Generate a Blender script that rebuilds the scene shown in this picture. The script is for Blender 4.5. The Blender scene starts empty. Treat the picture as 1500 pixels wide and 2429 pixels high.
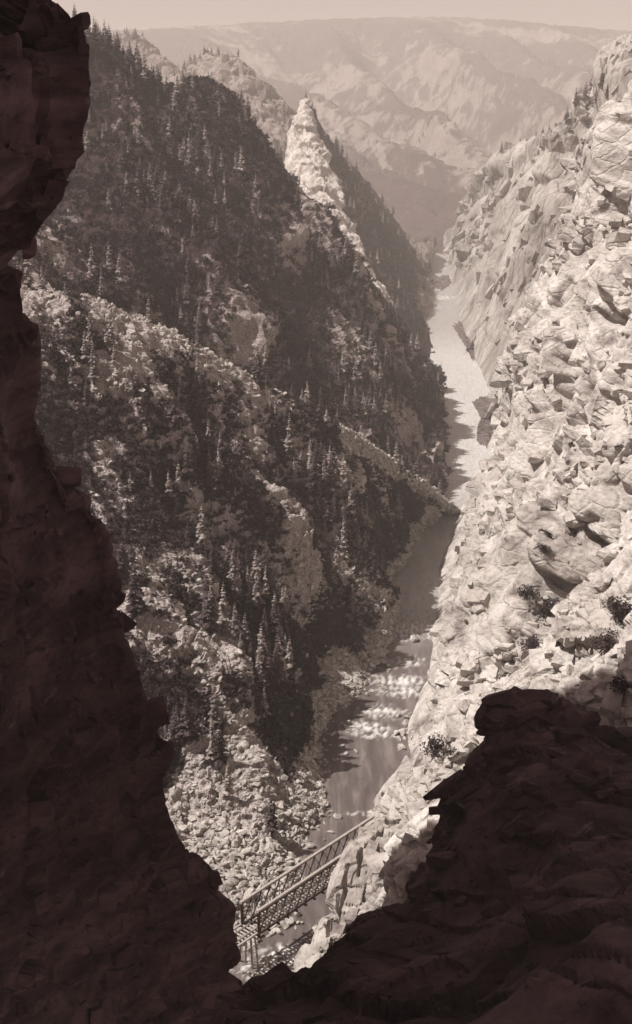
import bpy, bmesh, math, random
import numpy as np
from mathutils import Vector, Matrix

S = bpy.context.scene
COL = S.collection
random.seed(7)
RNG = np.random.default_rng(11)

# ------------------------------------------------------------------ camera, sky, sun, exposure
W_PX, H_PX = 1500.0, 2429.0
CAM_H = 150.0
PITCH = math.radians(16.8)
FOV = math.radians(45.0)
FOC = (H_PX / 2) / math.tan(FOV / 2)
cam = bpy.data.cameras.new('camera')
cam_o = bpy.data.objects.new('camera', cam)
COL.objects.link(cam_o)
cam.sensor_fit = 'VERTICAL'
cam.angle = FOV
cam.clip_start = 0.5
cam.clip_end = 30000
cam_o.location = (0, 0, CAM_H)
cam_o.rotation_euler = (math.pi / 2 - PITCH, 0, 0)
S.camera = cam_o

TO_SUN = Vector((-0.54, -0.03, 0.82)).normalized()
SUN_EL = math.asin(TO_SUN.z)
SUN_AZ = math.atan2(TO_SUN.x, TO_SUN.y)          # clockwise from +Y
world = bpy.data.worlds.new('World')
S.world = world
world.use_nodes = True
wn = world.node_tree
wn.nodes.clear()
w_out = wn.nodes.new('ShaderNodeOutputWorld')
w_bg = wn.nodes.new('ShaderNodeBackground')
w_sky = wn.nodes.new('ShaderNodeTexSky')
w_sky.sky_type = 'NISHITA'
w_sky.sun_disc = False
w_sky.sun_elevation = SUN_EL
w_sky.sun_rotation = SUN_AZ
w_sky.air_density = 1.0
w_sky.dust_density = 2.5
w_bw = wn.nodes.new('ShaderNodeRGBToBW')            # a sepia print: one hue only
w_mul = wn.nodes.new('ShaderNodeMix')
w_mul.data_type = 'RGBA'
w_mul.blend_type = 'MULTIPLY'
w_mul.inputs[0].default_value = 1.0
w_mul.inputs[7].default_value = (1.0, 0.69, 0.74, 1)
wn.links.new(w_sky.outputs[0], w_bw.inputs[0])
wn.links.new(w_bw.outputs[0], w_mul.inputs[6])
wn.links.new(w_mul.outputs[2], w_bg.inputs[0])
w_bg.inputs[1].default_value = 0.05
wn.links.new(w_bg.outputs[0], w_out.inputs[0])

sun = bpy.data.lights.new('sun', 'SUN')
sun.energy = 5.0
sun.angle = math.radians(0.5)
sun.color = (1.0, 0.965, 0.92)
sun_o = bpy.data.objects.new('sun', sun)
COL.objects.link(sun_o)
sun_o.rotation_euler = TO_SUN.to_track_quat('Z', 'Y').to_euler()
sun_o.location = (-300, -200, 400)

S.view_settings.view_transform = 'Standard'
S.view_settings.look = 'None'
S.view_settings.gamma = 1.0
S.view_settings.use_curve_mapping = False
S.view_settings.exposure = 0.44
S.render.engine = 'CYCLES'
S.cycles.max_bounces = 5
S.cycles.diffuse_bounces = 2
S.cycles.glossy_bounces = 2
S.cycles.transparent_max_bounces = 6
S.cycles.volume_bounces = 1

# ------------------------------------------------------------------ geometry of the view (photo pixel + distance -> place)
CP, SP = math.cos(PITCH), math.sin(PITCH)
def ray(px, py):
    a, b = (px - W_PX / 2) / FOC, (H_PX / 2 - py) / FOC
    return np.array((a, CP + b * SP, -SP + b * CP))
def I(px, py, Y):
    d = ray(px, py)
    return np.array((0, 0, CAM_H)) + d * (Y / d[1])
def R(px, py, z=-0.6):
    d = ray(px, py)
    return np.array((0, 0, CAM_H)) + d * ((z - CAM_H) / d[2])
def Wp(x, y, z):
    return np.array((x, y, z), float)
def project(p):
    p = np.asarray(p, float)
    q = p - np.array((0, 0, CAM_H))
    f = q[..., 1] * CP - q[..., 2] * SP
    u = q[..., 1] * SP + q[..., 2] * CP
    return W_PX / 2 + q[..., 0] / f * FOC, H_PX / 2 - u / f * FOC, f

# ------------------------------------------------------------------ noise
def _h(ix, iy, iz, s):
    h = (ix.astype(np.uint32) * np.uint32(374761393) + iy.astype(np.uint32) * np.uint32(668265263)
         + iz.astype(np.uint32) * np.uint32(2147483647) + np.uint32((s * 1274126177) & 0xffffffff))
    h = (h ^ (h >> np.uint32(13))) * np.uint32(1274126177)
    h = (h ^ (h >> np.uint32(16))) * np.uint32(2246822519)
    return h ^ (h >> np.uint32(15))
def _r(ix, iy, iz, s):
    return _h(ix, iy, iz, s).astype(np.float32) * np.float32(1 / 4294967295.0)
def noise(p, s=0):
    p = np.asarray(p, np.float32)
    f = np.floor(p)
    t = p - f
    i = f.astype(np.int32)
    w = t * t * t * (t * (t * 6 - 15) + 10)
    out = np.zeros(len(p), np.float32)
    for dx in (0, 1):
        for dy in (0, 1):
            for dz in (0, 1):
                h = _h(i[:, 0] + dx, i[:, 1] + dy, i[:, 2] + dz, s)
                gx = ((h & np.uint32(1023)).astype(np.float32) / 511.5 - 1)
                gy = (((h >> np.uint32(10)) & np.uint32(1023)).astype(np.float32) / 511.5 - 1)
                gz = (((h >> np.uint32(20)) & np.uint32(1023)).astype(np.float32) / 511.5 - 1)
                g = gx * (t[:, 0] - dx) + gy * (t[:, 1] - dy) + gz * (t[:, 2] - dz)
                ww = (w[:, 0] if dx else 1 - w[:, 0]) * (w[:, 1] if dy else 1 - w[:, 1]) * (w[:, 2] if dz else 1 - w[:, 2])
                out += g * ww
    return out * 1.3
def fbm(p, o=4, s=0, g=0.5):
    a, v = 1.0, 0
    p = np.asarray(p, np.float32)
    for k in range(o):
        v = v + a * noise(p, s + k)
        p = p * 2.03
        a *= g
    return v
def ridged(p, o=4, s=0, g=0.5):
    a, v = 1.0, 0
    p = np.asarray(p, np.float32)
    for k in range(o):
        v = v + a * (1 - 2.2 * np.abs(noise(p, s + k)))
        p = p * 2.03
        a *= g
    return v
def worley(p, s=0):
    p = np.asarray(p, np.float32)
    f = np.floor(p)
    i = f.astype(np.int32)
    f1 = np.full(len(p), 9, np.float32)
    f2 = np.full(len(p), 9, np.float32)
    rid = np.zeros(len(p), np.float32)
    rv = np.zeros((len(p), 3), np.float32)
    for dx in (-1, 0, 1):
        for dy in (-1, 0, 1):
            for dz in (-1, 0, 1):
                a, b, c = i[:, 0] + dx, i[:, 1] + dy, i[:, 2] + dz
                ox, oy, oz = _r(a, b, c, s), _r(a, b, c, s + 1), _r(a, b, c, s + 2)
                vx, vy, vz = a + ox - p[:, 0], b + oy - p[:, 1], c + oz - p[:, 2]
                d = np.sqrt(vx * vx + vy * vy + vz * vz)
                m = d < f1
                f2 = np.where(m, f1, np.minimum(f2, d))
                f1 = np.where(m, d, f1)
                rid = np.where(m, _r(a, b, c, s + 3), rid)
                rv[m] = np.stack((vx, vy, vz), 1)[m]
    return f1, f2, rid, rv
def sstep(a, b, x):
    t = np.clip((x - a) / (b - a), 0, 1)
    return t * t * (3 - 2 * t)
def rot_coords(p, az, dip):
    """coordinates in a frame whose third axis leans by dip towards azimuth az (radians)"""
    c, s = math.cos(az), math.sin(az)
    x = p[:, 0] * c + p[:, 1] * s
    y = -p[:, 0] * s + p[:, 1] * c
    z = p[:, 2]
    c, s = math.cos(dip), math.sin(dip)
    return np.stack((x * c - z * s, y, x * s + z * c), 1)

# ------------------------------------------------------------------ materials
def nodes(name):
    m = bpy.data.materials.new(name)
    m.use_nodes = True
    t = m.node_tree
    b = t.nodes['Principled BSDF']
    return m, t, b
def nd(t, kind, **kw):
    n = t.nodes.new(kind)
    for k, v in kw.items():
        if k.startswith('i_'):
            n.inputs[k[2:].replace('_', ' ')].default_value = v
        else:
            setattr(n, k, v)
    return n
def ramp(t, fac, stops):
    r = t.nodes.new('ShaderNodeValToRGB')
    e = r.color_ramp.elements
    while len(e) < len(stops):
        e.new(0.5)
    for k, (p, c) in enumerate(stops):
        e[k].position = p
        e[k].color = (*c, 1) if len(c) == 3 else c
    t.links.new(fac, r.inputs[0])
    return r.outputs[0]
def mixc(t, fac, a, b, mode='MIX'):
    n = t.nodes.new('ShaderNodeMix')
    n.data_type = 'RGBA'
    n.blend_type = mode
    for sock, v in ((n.inputs[0], fac), (n.inputs[6], a), (n.inputs[7], b)):
        if hasattr(v, 'links'):
            t.links.new(v, sock)
        else:
            sock.default_value = v if isinstance(v, float) else (*v, 1)
    return n.outputs[2]
def coords(t, scale=(1, 1, 1), rot=(0, 0, 0)):
    c = t.nodes.new('ShaderNodeNewGeometry')
    m = t.nodes.new('ShaderNodeMapping')
    m.inputs['Scale'].default_value = scale
    m.inputs['Rotation'].default_value = rot
    t.links.new(c.outputs['Position'], m.inputs[0])
    return m.outputs[0]
def tnoise(t, vec, scale, detail=6, rough=0.6, dist=0.0):
    n = nd(t, 'ShaderNodeTexNoise')
    n.inputs['Scale'].default_value = scale
    n.inputs['Detail'].default_value = detail
    n.inputs['Roughness'].default_value = rough
    n.inputs['Distortion'].default_value = dist
    t.links.new(vec, n.inputs['Vector'])
    return n.outputs['Fac']
def attr(t, name):
    n = nd(t, 'ShaderNodeAttribute', attribute_name=name)
    return n.outputs['Fac']
def bump(t, b, h, strength, dist):
    n = nd(t, 'ShaderNodeBump')
    n.inputs['Strength'].default_value = strength
    n.inputs['Distance'].default_value = dist
    t.links.new(h, n.inputs['Height'])
    t.links.new(n.outputs[0], b.inputs['Normal'])

def rock_mat(name, light, mid, dark, scale, bump_d, stretch=(1, 1, 1), rot=(0, 0, 0), stain=0.5, crack=0.0, streak=None):
    m, t, b = nodes(name)
    v = coords(t, stretch, rot)
    n1 = tnoise(t, v, scale, 8, 0.62, 0.3)
    n2 = tnoise(t, v, scale * 6.1, 6, 0.7)
    n3 = tnoise(t, v, scale * 0.21, 4, 0.55)
    c = ramp(t, n1, [(0.30, dark), (0.47, mid), (0.60, light)])
    c2 = ramp(t, n2, [(0.32, (0.35, 0.33, 0.32)), (0.52, (1, 1, 1))])
    c = mixc(t, 0.75, c, c2, 'MULTIPLY')
    c3 = ramp(t, n3, [(0.34, (0.55, 0.52, 0.50)), (0.58, (1, 1, 1))])
    c = mixc(t, stain, c, c3, 'MULTIPLY')
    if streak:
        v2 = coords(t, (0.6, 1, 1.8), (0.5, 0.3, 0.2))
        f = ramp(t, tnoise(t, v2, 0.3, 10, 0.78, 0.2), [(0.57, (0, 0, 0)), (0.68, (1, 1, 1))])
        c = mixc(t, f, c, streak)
    t.links.new(c, b.inputs['Base Color'])
    b.inputs['Roughness'].default_value = 0.95
    b.inputs['Specular IOR Level'].default_value = 0.15
    if crack:
        w = nd(t, 'ShaderNodeVectorMath', operation='ADD')
        t.links.new(v, w.inputs[0])
        nv = nd(t, 'ShaderNodeTexNoise')
        nv.inputs['Scale'].default_value = crack * 1.3
        nv.inputs['Detail'].default_value = 3
        t.links.new(v, nv.inputs['Vector'])
        sc = nd(t, 'ShaderNodeVectorMath', operation='SCALE')
        sc.inputs['Scale'].default_value = 0.45 / crack
        t.links.new(nv.outputs['Color'], sc.inputs[0])
        t.links.new(sc.outputs[0], w.inputs[1])
        h = n2
        for k, wt in ((1.0, 0.8), (2.3, 0.25)):
            vo = nd(t, 'ShaderNodeTexVoronoi', feature='DISTANCE_TO_EDGE')
            vo.inputs['Scale'].default_value = crack * k
            t.links.new(w.outputs[0], vo.inputs['Vector'])
            mr = nd(t, 'ShaderNodeMapRange')
            mr.inputs['From Max'].default_value = 0.09
            mr.inputs['To Max'].default_value = wt
            t.links.new(vo.outputs['Distance'], mr.inputs['Value'])
            ad = nd(t, 'ShaderNodeMath', operation='ADD')
            t.links.new(h, ad.inputs[0])
            t.links.new(mr.outputs[0], ad.inputs[1])
            h = ad.outputs[0]
        bump(t, b, h, 0.8, bump_d)
    else:
        bump(t, b, n2, 0.55, bump_d)
    return m
def slope_mat(name, rock, rock2, earth, brush, scale, bump_d):
    """hillside: attribute veg = share of brush and turf (shade tone on the fin), rest bare rock and scree"""
    m, t, b = nodes(name)
    v = coords(t)
    n1 = tnoise(t, v, scale, 8, 0.7, 0.2)
    n2 = tnoise(t, v, scale * 7.3, 5, 0.75)
    n4 = tnoise(t, v, scale * 0.35, 5, 0.6)
    rk = ramp(t, n2, [(0.40, rock2), (0.56, rock)])
    gr = ramp(t, n2, [(0.38, brush), (0.66, earth)])
    a = nd(t, 'ShaderNodeMath', operation='ADD')
    t.links.new(attr(t, 'veg'), a.inputs[0])
    nb = nd(t, 'ShaderNodeMath', operation='MULTIPLY_ADD')
    nb.inputs[1].default_value = 2.2
    nb.inputs[2].default_value = -0.6
    t.links.new(n1, nb.inputs[0])
    t.links.new(nb.outputs[0], a.inputs[1])
    # map range of a (0..2) into ramp by halving
    h = nd(t, 'ShaderNodeMath', operation='MULTIPLY')
    h.inputs[1].default_value = 0.5
    t.links.new(a.outputs[0], h.inputs[0])
    f = ramp(t, h.outputs[0], [(0.43, (0, 0, 0)), (0.55, (1, 1, 1))])
    c = mixc(t, f, rk, gr)
    c3 = ramp(t, n4, [(0.35, (0.6, 0.58, 0.56)), (0.6, (1, 1, 1))])
    c = mixc(t, 0.6, c, c3, 'MULTIPLY')
    t.links.new(c, b.inputs['Base Color'])
    b.inputs['Roughness'].default_value = 1.0
    b.inputs['Specular IOR Level'].default_value = 0.08
    bump(t, b, n2, 0.6, bump_d)
    return m
def leaf_mat(name, a, c):
    m, t, b = nodes(name)
    o = nd(t, 'ShaderNodeObjectInfo')
    v = coords(t)
    n1 = tnoise(t, v, 0.9, 3, 0.7)
    col = ramp(t, n1, [(0.35, a), (0.68, c)])
    r = ramp(t, o.outputs['Random'], [(0.0, (0.62, 0.62, 0.62)), (1.0, (1.25, 1.25, 1.25))])
    col = mixc(t, 1.0, col, r, 'MULTIPLY')
    t.links.new(col, b.inputs['Base Color'])
    b.inputs['Roughness'].default_value = 0.75
    b.inputs['Specular IOR Level'].default_value = 0.25
    return m
def plain_mat(name, a, c, scale=3.0, rough=0.9, stretch=(1, 1, 1)):
    m, t, b = nodes(name)
    tc = nd(t, 'ShaderNodeTexCoord')
    mp = nd(t, 'ShaderNodeMapping')
    mp.inputs['Scale'].default_value = stretch
    t.links.new(tc.outputs['Object'], mp.inputs[0])
    n1 = tnoise(t, mp.outputs[0], scale, 6, 0.65)
    t.links.new(ramp(t, n1, [(0.3, a), (0.7, c)]), b.inputs['Base Color'])
    b.inputs['Roughness'].default_value = rough
    b.inputs['Specular IOR Level'].default_value = 0.2
    return m

M = {}
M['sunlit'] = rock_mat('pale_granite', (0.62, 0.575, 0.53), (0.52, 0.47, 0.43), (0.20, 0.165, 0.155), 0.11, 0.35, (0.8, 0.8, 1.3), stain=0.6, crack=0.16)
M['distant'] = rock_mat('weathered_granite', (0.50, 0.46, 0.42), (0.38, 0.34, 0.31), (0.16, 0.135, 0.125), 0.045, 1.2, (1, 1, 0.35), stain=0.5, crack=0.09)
M['dark'] = rock_mat('shade_tone_rock', (0.135, 0.083, 0.090), (0.070, 0.041, 0.045), (0.026, 0.0145, 0.017), 0.13, 0.25, (0.5, 1, 1.6), (0.3, 0.4, 0), stain=0.6, streak=(0.17, 0.115, 0.115))  # shade put into the dark base, sunlit streaks into the pale bands
M['fin'] = rock_mat('fin_rock', (0.62, 0.58, 0.53), (0.46, 0.42, 0.38), (0.20, 0.17, 0.16), 0.05, 1.0, (1, 1, 0.4), stain=0.4)
M['near_slope'] = slope_mat('near_slope_ground', (0.58, 0.525, 0.49), (0.22, 0.165, 0.162), (0.076, 0.047, 0.049), (0.020, 0.0110, 0.0125), 0.42, 0.5)
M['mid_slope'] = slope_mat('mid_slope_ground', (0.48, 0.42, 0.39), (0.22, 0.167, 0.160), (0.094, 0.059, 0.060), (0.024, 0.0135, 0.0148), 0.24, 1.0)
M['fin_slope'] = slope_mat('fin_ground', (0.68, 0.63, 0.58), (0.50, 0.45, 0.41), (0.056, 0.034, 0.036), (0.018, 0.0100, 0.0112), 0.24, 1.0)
M['far_slope'] = slope_mat('far_slope_ground', (0.34, 0.29, 0.265), (0.24, 0.19, 0.175), (0.125, 0.090, 0.084), (0.075, 0.052, 0.049), 0.02, 5.0)  # tones lightened and drawn together, putting haze into the colour
M['scree'] = rock_mat('scree_rock', (0.58, 0.54, 0.49), (0.44, 0.40, 0.36), (0.22, 0.19, 0.175), 0.5, 0.1, stain=0.25)
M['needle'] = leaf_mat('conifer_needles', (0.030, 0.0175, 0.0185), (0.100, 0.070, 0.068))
M['needle_pale'] = leaf_mat('pale_conifer_needles', (0.14, 0.108, 0.098), (0.42, 0.365, 0.33))  # brighter copy of the needles, sunlight put into the colour
M['leaf'] = leaf_mat('shrub_leaves', (0.024, 0.0135, 0.0145), (0.075, 0.051, 0.050))
M['bark'] = plain_mat('bark', (0.05, 0.036, 0.033), (0.13, 0.10, 0.09), 4, stretch=(3, 3, 0.5))
M['dead'] = plain_mat('dead_wood', (0.16, 0.13, 0.12), (0.42, 0.37, 0.33), 4)
M['timber'] = plain_mat('weathered_timber', (0.27, 0.225, 0.205), (0.50, 0.44, 0.40), 2.5)
M['timber_dark'] = plain_mat('tarred_timber', (0.045, 0.034, 0.031), (0.11, 0.085, 0.078), 2.5)  # darker timber tone for posts, braces and floor
M['rod'] = plain_mat('iron_rod', (0.40, 0.36, 0.33), (0.55, 0.50, 0.46), 2.5, 0.6)
M['rail'] = plain_mat('rail_steel', (0.22, 0.19, 0.18), (0.45, 0.41, 0.38), 2.5, 0.4)

# ------------------------------------------------------------------ mesh helpers
def link(name, me, mat=None, parent=None, **props):
    o = bpy.data.objects.new(name, me)
    COL.objects.link(o)
    if mat is not None and me is not None and not me.materials:
        me.materials.append(mat)
    if parent is not None:
        o.parent = parent
    for k, v in props.items():
        o[k] = v
    return o
def grid_mesh(name, P, smooth=False, attrs=None, flip=False):
    nv, nu = P.shape[:2]
    me = bpy.data.meshes.new(name)
    me.vertices.add(nv * nu)
    me.vertices.foreach_set('co', P.reshape(-1).astype(np.float32))
    idx = np.arange(nv * nu).reshape(nv, nu)
    a, b, c, d = idx[:-1, :-1], idx[:-1, 1:], idx[1:, 1:], idx[1:, :-1]
    q = np.stack((a, d, c, b) if not flip else (a, b, c, d), -1).reshape(-1, 4)
    me.loops.add(q.size)
    me.loops.foreach_set('vertex_index', q.reshape(-1).astype(np.int32))
    me.polygons.add(len(q))
    me.polygons.foreach_set('loop_start', (np.arange(len(q)) * 4).astype(np.int32))
    me.polygons.foreach_set('loop_total', np.full(len(q), 4, np.int32))
    me.polygons.foreach_set('use_smooth', np.full(len(q), smooth, bool))
    for k, v in (attrs or {}).items():
        at = me.attributes.new(k, 'FLOAT', 'POINT')
        at.data.foreach_set('value', v.reshape(-1).astype(np.float32))
    me.update()
    me.validate()
    return me
def cr1(A, n, axis):
    """Catmull-Rom resampling of control array along an axis"""
    A = np.moveaxis(np.asarray(A, float), axis, 0)
    k = len(A)
    t = np.linspace(0, k - 1, n)
    i = np.minimum(t.astype(int), k - 2)
    f = (t - i).reshape((-1,) + (1,) * (A.ndim - 1))
    E = np.concatenate((2 * A[:1] - A[1:2], A, 2 * A[-1:] - A[-2:-1]))
    p0, p1, p2, p3 = E[i], E[i + 1], E[i + 2], E[i + 3]
    out = 0.5 * (2 * p1 + (p2 - p0) * f + (2 * p0 - 5 * p1 + 4 * p2 - p3) * f ** 2 + (3 * p1 - p0 - 3 * p2 + p3) * f ** 3)
    return np.moveaxis(out, 0, axis)
def surf(net, nv, nu):
    return cr1(cr1(np.array(net, float), nv, 0), nu, 1)
def normals(P):
    du = np.gradient(P, axis=1)
    dv = np.gradient(P, axis=0)
    n = np.cross(dv, du)
    n /= np.linalg.norm(n, axis=2, keepdims=True) + 1e-9
    c = P.reshape(-1, 3).mean(0)
    if (n * (np.array((0, 0, CAM_H)) - P)).sum(2).mean() < 0:
        n = -n
    return n
def lerp_net(top, bot, k, prof=1.0):
    """k rows between two rows of points; prof>1 makes the lower part flatter (z falls early)"""
    top, bot = np.array(top, float), np.array(bot, float)
    rows = []
    for j in range(k):
        t = j / (k - 1)
        r = top * (1 - t) + bot * t
        r[:, 2] = bot[:, 2] + (top[:, 2] - bot[:, 2]) * (1 - t) ** prof
        rows.append(r)
    return np.array(rows)
PATCH = {}
def soften(D, n):
    """binomial smoothing of a displacement grid, n = passes along rows and columns"""
    for ax, k in enumerate(n):
        for _ in range(k):
            E = np.concatenate((np.take(D, [0], ax), D, np.take(D, [-1], ax)), ax)
            m = D.shape[ax]
            D = 0.25 * np.take(E, range(m), ax) + 0.5 * D + 0.25 * np.take(E, range(2, m + 2), ax)
    return D
def make_patch(name, net, nv, nu, mat, disp, label, fine=None, veg=None, smooth=False, keep=1.0, soft=(0, 0), soft_where=None):
    P = surf(net, nv, nu)[:, :int(nu * keep)]
    N = normals(P)
    sh = P.shape
    sw = 1.0 if soft_where is None else soft_where(P.reshape(-1, 3)).reshape(sh[0], sh[1])
    if disp is not None:
        D = disp(P.reshape(-1, 3), sh).reshape(sh[0], sh[1])
        P = P + N * (D + sw * (soften(D, soft) - D))[:, :, None]
        N = normals(P)
    if fine is not None:
        D = fine(P.reshape(-1, 3), N.reshape(-1, 3)).reshape(sh[0], sh[1])
        P = P + N * (D + sw * (soften(D, soft) - D))[:, :, None]
        N = normals(P)
    at = {}
    if veg is not None:
        at['veg'] = veg(P.reshape(-1, 3), N.reshape(-1, 3))
    raw = np.cross(np.gradient(P, axis=0), np.gradient(P, axis=1))
    flip = (raw * N).sum() > 0
    me = grid_mesh(name, P, smooth is True, at, flip=not flip)
    if callable(smooth):
        cen = 0.5 * (P[:-1, :-1] + P[1:, 1:])
        me.polygons.foreach_set('use_smooth', smooth(cen.reshape(-1, 3)))
    me.materials.append(mat)
    o = link(name, me, kind='structure', label=label)
    PATCH[name] = (P, N, at)
    return o

# ------------------------------------------------------------------ the setting: terrain
def blocky(p, size, amp, crack, s=0, aniso=(1, 1, 1), az=0.0, dip=0.0, tilt=0.35):
    """fractured rock: each cell its own level and tilt, joints recessed"""
    q = rot_coords(p, az, dip) * np.array(aniso) / size
    wob = np.stack((noise(q * 1.7, s + 20), noise(q * 1.7, s + 21), noise(q * 1.7, s + 22)), 1) * 0.12
    f1, f2, rid, rv = worley(q + wob, s)
    e = f2 - f1
    t = (rv * (np.stack((rid, np.mod(rid * 7.3, 1), np.mod(rid * 13.7, 1)), 1) - 0.5)).sum(1)
    return amp * ((rid - 0.5) + 2 * tilt * t) - crack * (1 - sstep(0.0, 0.13, e))
def joints(p, L, A, groove, s, dirs, wob=0.22, gw=0.07):
    """angular blocks between sets of straight joints; some joints weather deeper than others"""
    h = None
    g = np.zeros(len(p), np.float32)
    tilt = 0
    for j, (dx, dy, dz, m) in enumerate(dirs):
        n = np.array((dx, dy, dz)) / math.sqrt(dx * dx + dy * dy + dz * dz)
        t = ((p @ n) / (L * m) + wob * fbm(p / (L * 2.4), 2, s + 31 * j)).astype(np.float32)
        t = t + 0.3 * np.sin(t * 2.1 + j)
        k = np.floor(t).astype(np.int32)
        f = t - k
        kk = k * 0 + j
        near = np.minimum(f, 1 - f)
        kb = np.where(f < 0.5, k, k + 1)
        deep = _r(kb, kk, kk + 7, s) ** 2.5
        g = np.maximum(g, deep * (1 - sstep(0.0, gw * (0.5 + deep), near)))
        h = k * 7919 + 13 if h is None else h * 31 + k * 104729
        tilt = tilt + (f - 0.5) * (_r(k, kk + 3, kk, s + 5) - 0.5)
    r = _r(h.astype(np.int32), h.astype(np.int32) // 7, k, s + 9)
    return A * ((r - 0.5) + 0.9 * tilt) - groove * g
FARW = ((0.2, 0.92, -0.38, 1.0), (0.3, -0.2, 0.9, 2.4), (0.45, 0.55, 0.6, 1.5))
WALL = ((0.2, 0.92, -0.38, 1.0), (0.05, -0.32, 0.95, 0.8), (0.35, 0.55, 0.75, 1.5))
ROCK3 = ((0.7, 0.6, 0.3, 1.0), (-0.3, 0.2, 0.93, 0.8), (-0.55, 0.8, 0.2, 1.3))
def strata(p, size, amp, az, dip, s=0):
    """layers weathered back into ledges with undercuts"""
    q = rot_coords(p, az, dip)
    z = q[:, 2] / size + 0.55 * fbm(p / (size * 5), 3, s)
    f = z - np.floor(z)
    k = np.floor(z).astype(np.int32)
    h = _r(k, k * 0 + 3, k * 0 + 5, s)
    return amp * (0.35 + 0.9 * h) * (sstep(0.0, 0.12, f) * (1 - 0.55 * f) - 0.5)

def butt(p, L, A, s, d=(0.2, 0.95, -0.25), rise=0.42, warp=0.5):
    """buttresses: walking away along the wall each one swells out to a face, then falls back"""
    w = warp * fbm(p / (L * 1.6), 3, s)
    t = (p @ np.array(d)) / L + w
    k = np.floor(t).astype(np.int32)
    f = t - k
    h0, h1 = _r(k, k * 0 + 1, k * 0 + 2, s), _r(k + 1, k * 0 + 1, k * 0 + 2, s)
    pr = np.where(f < rise, sstep(0, rise, f), 1 - (f - rise) / (1 - rise))
    return A * (0.45 + 0.8 * h0) * (pr - 0.75)

# far canyon wall under the rim
px = (-250, 100, 400, 700, 950, 1150, 1400, 1750)
rim_y = (112, 90, 72, 56, 48, 52, 74, 100)
net = [[I(x, y, 5500) + np.array((0, 1300, -80)) for x, y in zip(px, rim_y)],
       [I(x, y, 5400 - 0.1 * x) for x, y in zip(px, rim_y)],
       [I(x, 220, 4200 - 0.1 * x) for x in px],
       [I(x, 350, 3250 - 0.1 * x) for x in px],
       [I(x, 450, 2600 - 0.1 * x) for x in px],
       [I(x, 535, 2180 - 0.1 * x) for x in px],
       [I(x, 590, 1960 - 0.1 * x) for x in px],
       [I(x, 680, 1760 - 0.1 * x) for x in px]]
def d_far(p, sh):
    D = np.array((0.36, -0.93))
    a = p[:, 0] * D[1] - p[:, 1] * D[0]
    b = p[:, 0] * D[0] + p[:, 1] * D[1]
    q = np.stack((a / 430, b / 3600, p[:, 2] * 0), 1)
    v = np.linspace(0, 1, sh[0])[:, None].repeat(sh[1], 1).reshape(-1)
    env = sstep(0.14, 0.34, v) * (p[:, 1] / 5000) * (1 - 0.3 * sstep(0.75, 0.95, v))
    q = q * (5000 / np.clip(p[:, 1], 2500, 5000))[:, None] ** 0.5
    return 290 * env * (ridged(q, 3, 5, 0.4) - 0.9) + 22 * env * fbm(p / 180, 3, 9)
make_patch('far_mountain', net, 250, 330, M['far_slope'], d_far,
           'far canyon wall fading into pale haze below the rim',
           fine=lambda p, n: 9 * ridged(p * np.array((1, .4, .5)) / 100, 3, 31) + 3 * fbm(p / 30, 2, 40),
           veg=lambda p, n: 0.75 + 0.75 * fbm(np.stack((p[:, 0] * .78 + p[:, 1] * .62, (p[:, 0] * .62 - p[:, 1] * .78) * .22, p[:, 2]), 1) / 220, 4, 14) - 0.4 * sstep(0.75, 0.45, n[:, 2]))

# hazy rocky ridge in front of it
crest = [(-250, 130, 2100), (60, 118, 2000), (230, 112, 1950), (330, 112, 1850), (390, 160, 1750), (440, 190, 1680), (512, 150, 1640), (570, 172, 1600),
         (625, 225, 1580), (700, 300, 1560), (790, 400, 1530), (880, 490, 1510), (945, 560, 1500), (990, 600, 1520), (1035, 588, 1700)]
net = [[I(x, y, Y) + np.array((40, 260, -160)) for x, y, Y in crest], [I(x, y, Y) for x, y, Y in crest]]
for k in (1, 2, 3, 4):
    row = []
    for x, y, Y in crest:
        q = I(min(x + 26 * k, 992), min(y + 95 * k, 560 + 0.12 * x + 20 * k), Y - 105 * k)
        row.append(q if q[2] > -3 else R(min(x + 26 * k, 992), min(y + 95 * k, 560 + 0.12 * x + 20 * k), -3))
    net.append(row)
def d_ridge(p, sh):
    a = p[:, 0] * -0.75 - p[:, 1] * 0.6
    b = p[:, 0] * 0.6 - p[:, 1] * 0.75
    v = np.linspace(0, 1, sh[0])[:, None].repeat(sh[1], 1).reshape(-1)
    u = np.linspace(0, 1, sh[1])[None].repeat(sh[0], 0).reshape(-1)
    return 34 * sstep(0.2, 0.45, v) * sstep(1.0, 0.7, u) * (-0.9 + ridged(np.stack((a / 130, b / 520, p[:, 2] / 300), 1), 3, 17, 0.5)) + 7 * sstep(1.0, 0.8, u) * fbm(p / 40, 3, 19)
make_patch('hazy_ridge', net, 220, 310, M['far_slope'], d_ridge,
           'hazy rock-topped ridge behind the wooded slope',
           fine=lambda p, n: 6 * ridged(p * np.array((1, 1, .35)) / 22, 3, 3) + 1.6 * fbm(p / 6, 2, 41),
           veg=lambda p, n: 0.42 + 0.7 * fbm(p / np.array((70, 150, 110)), 4, 24) - 0.5 * sstep(0.8, 0.4, n[:, 2]))

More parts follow.
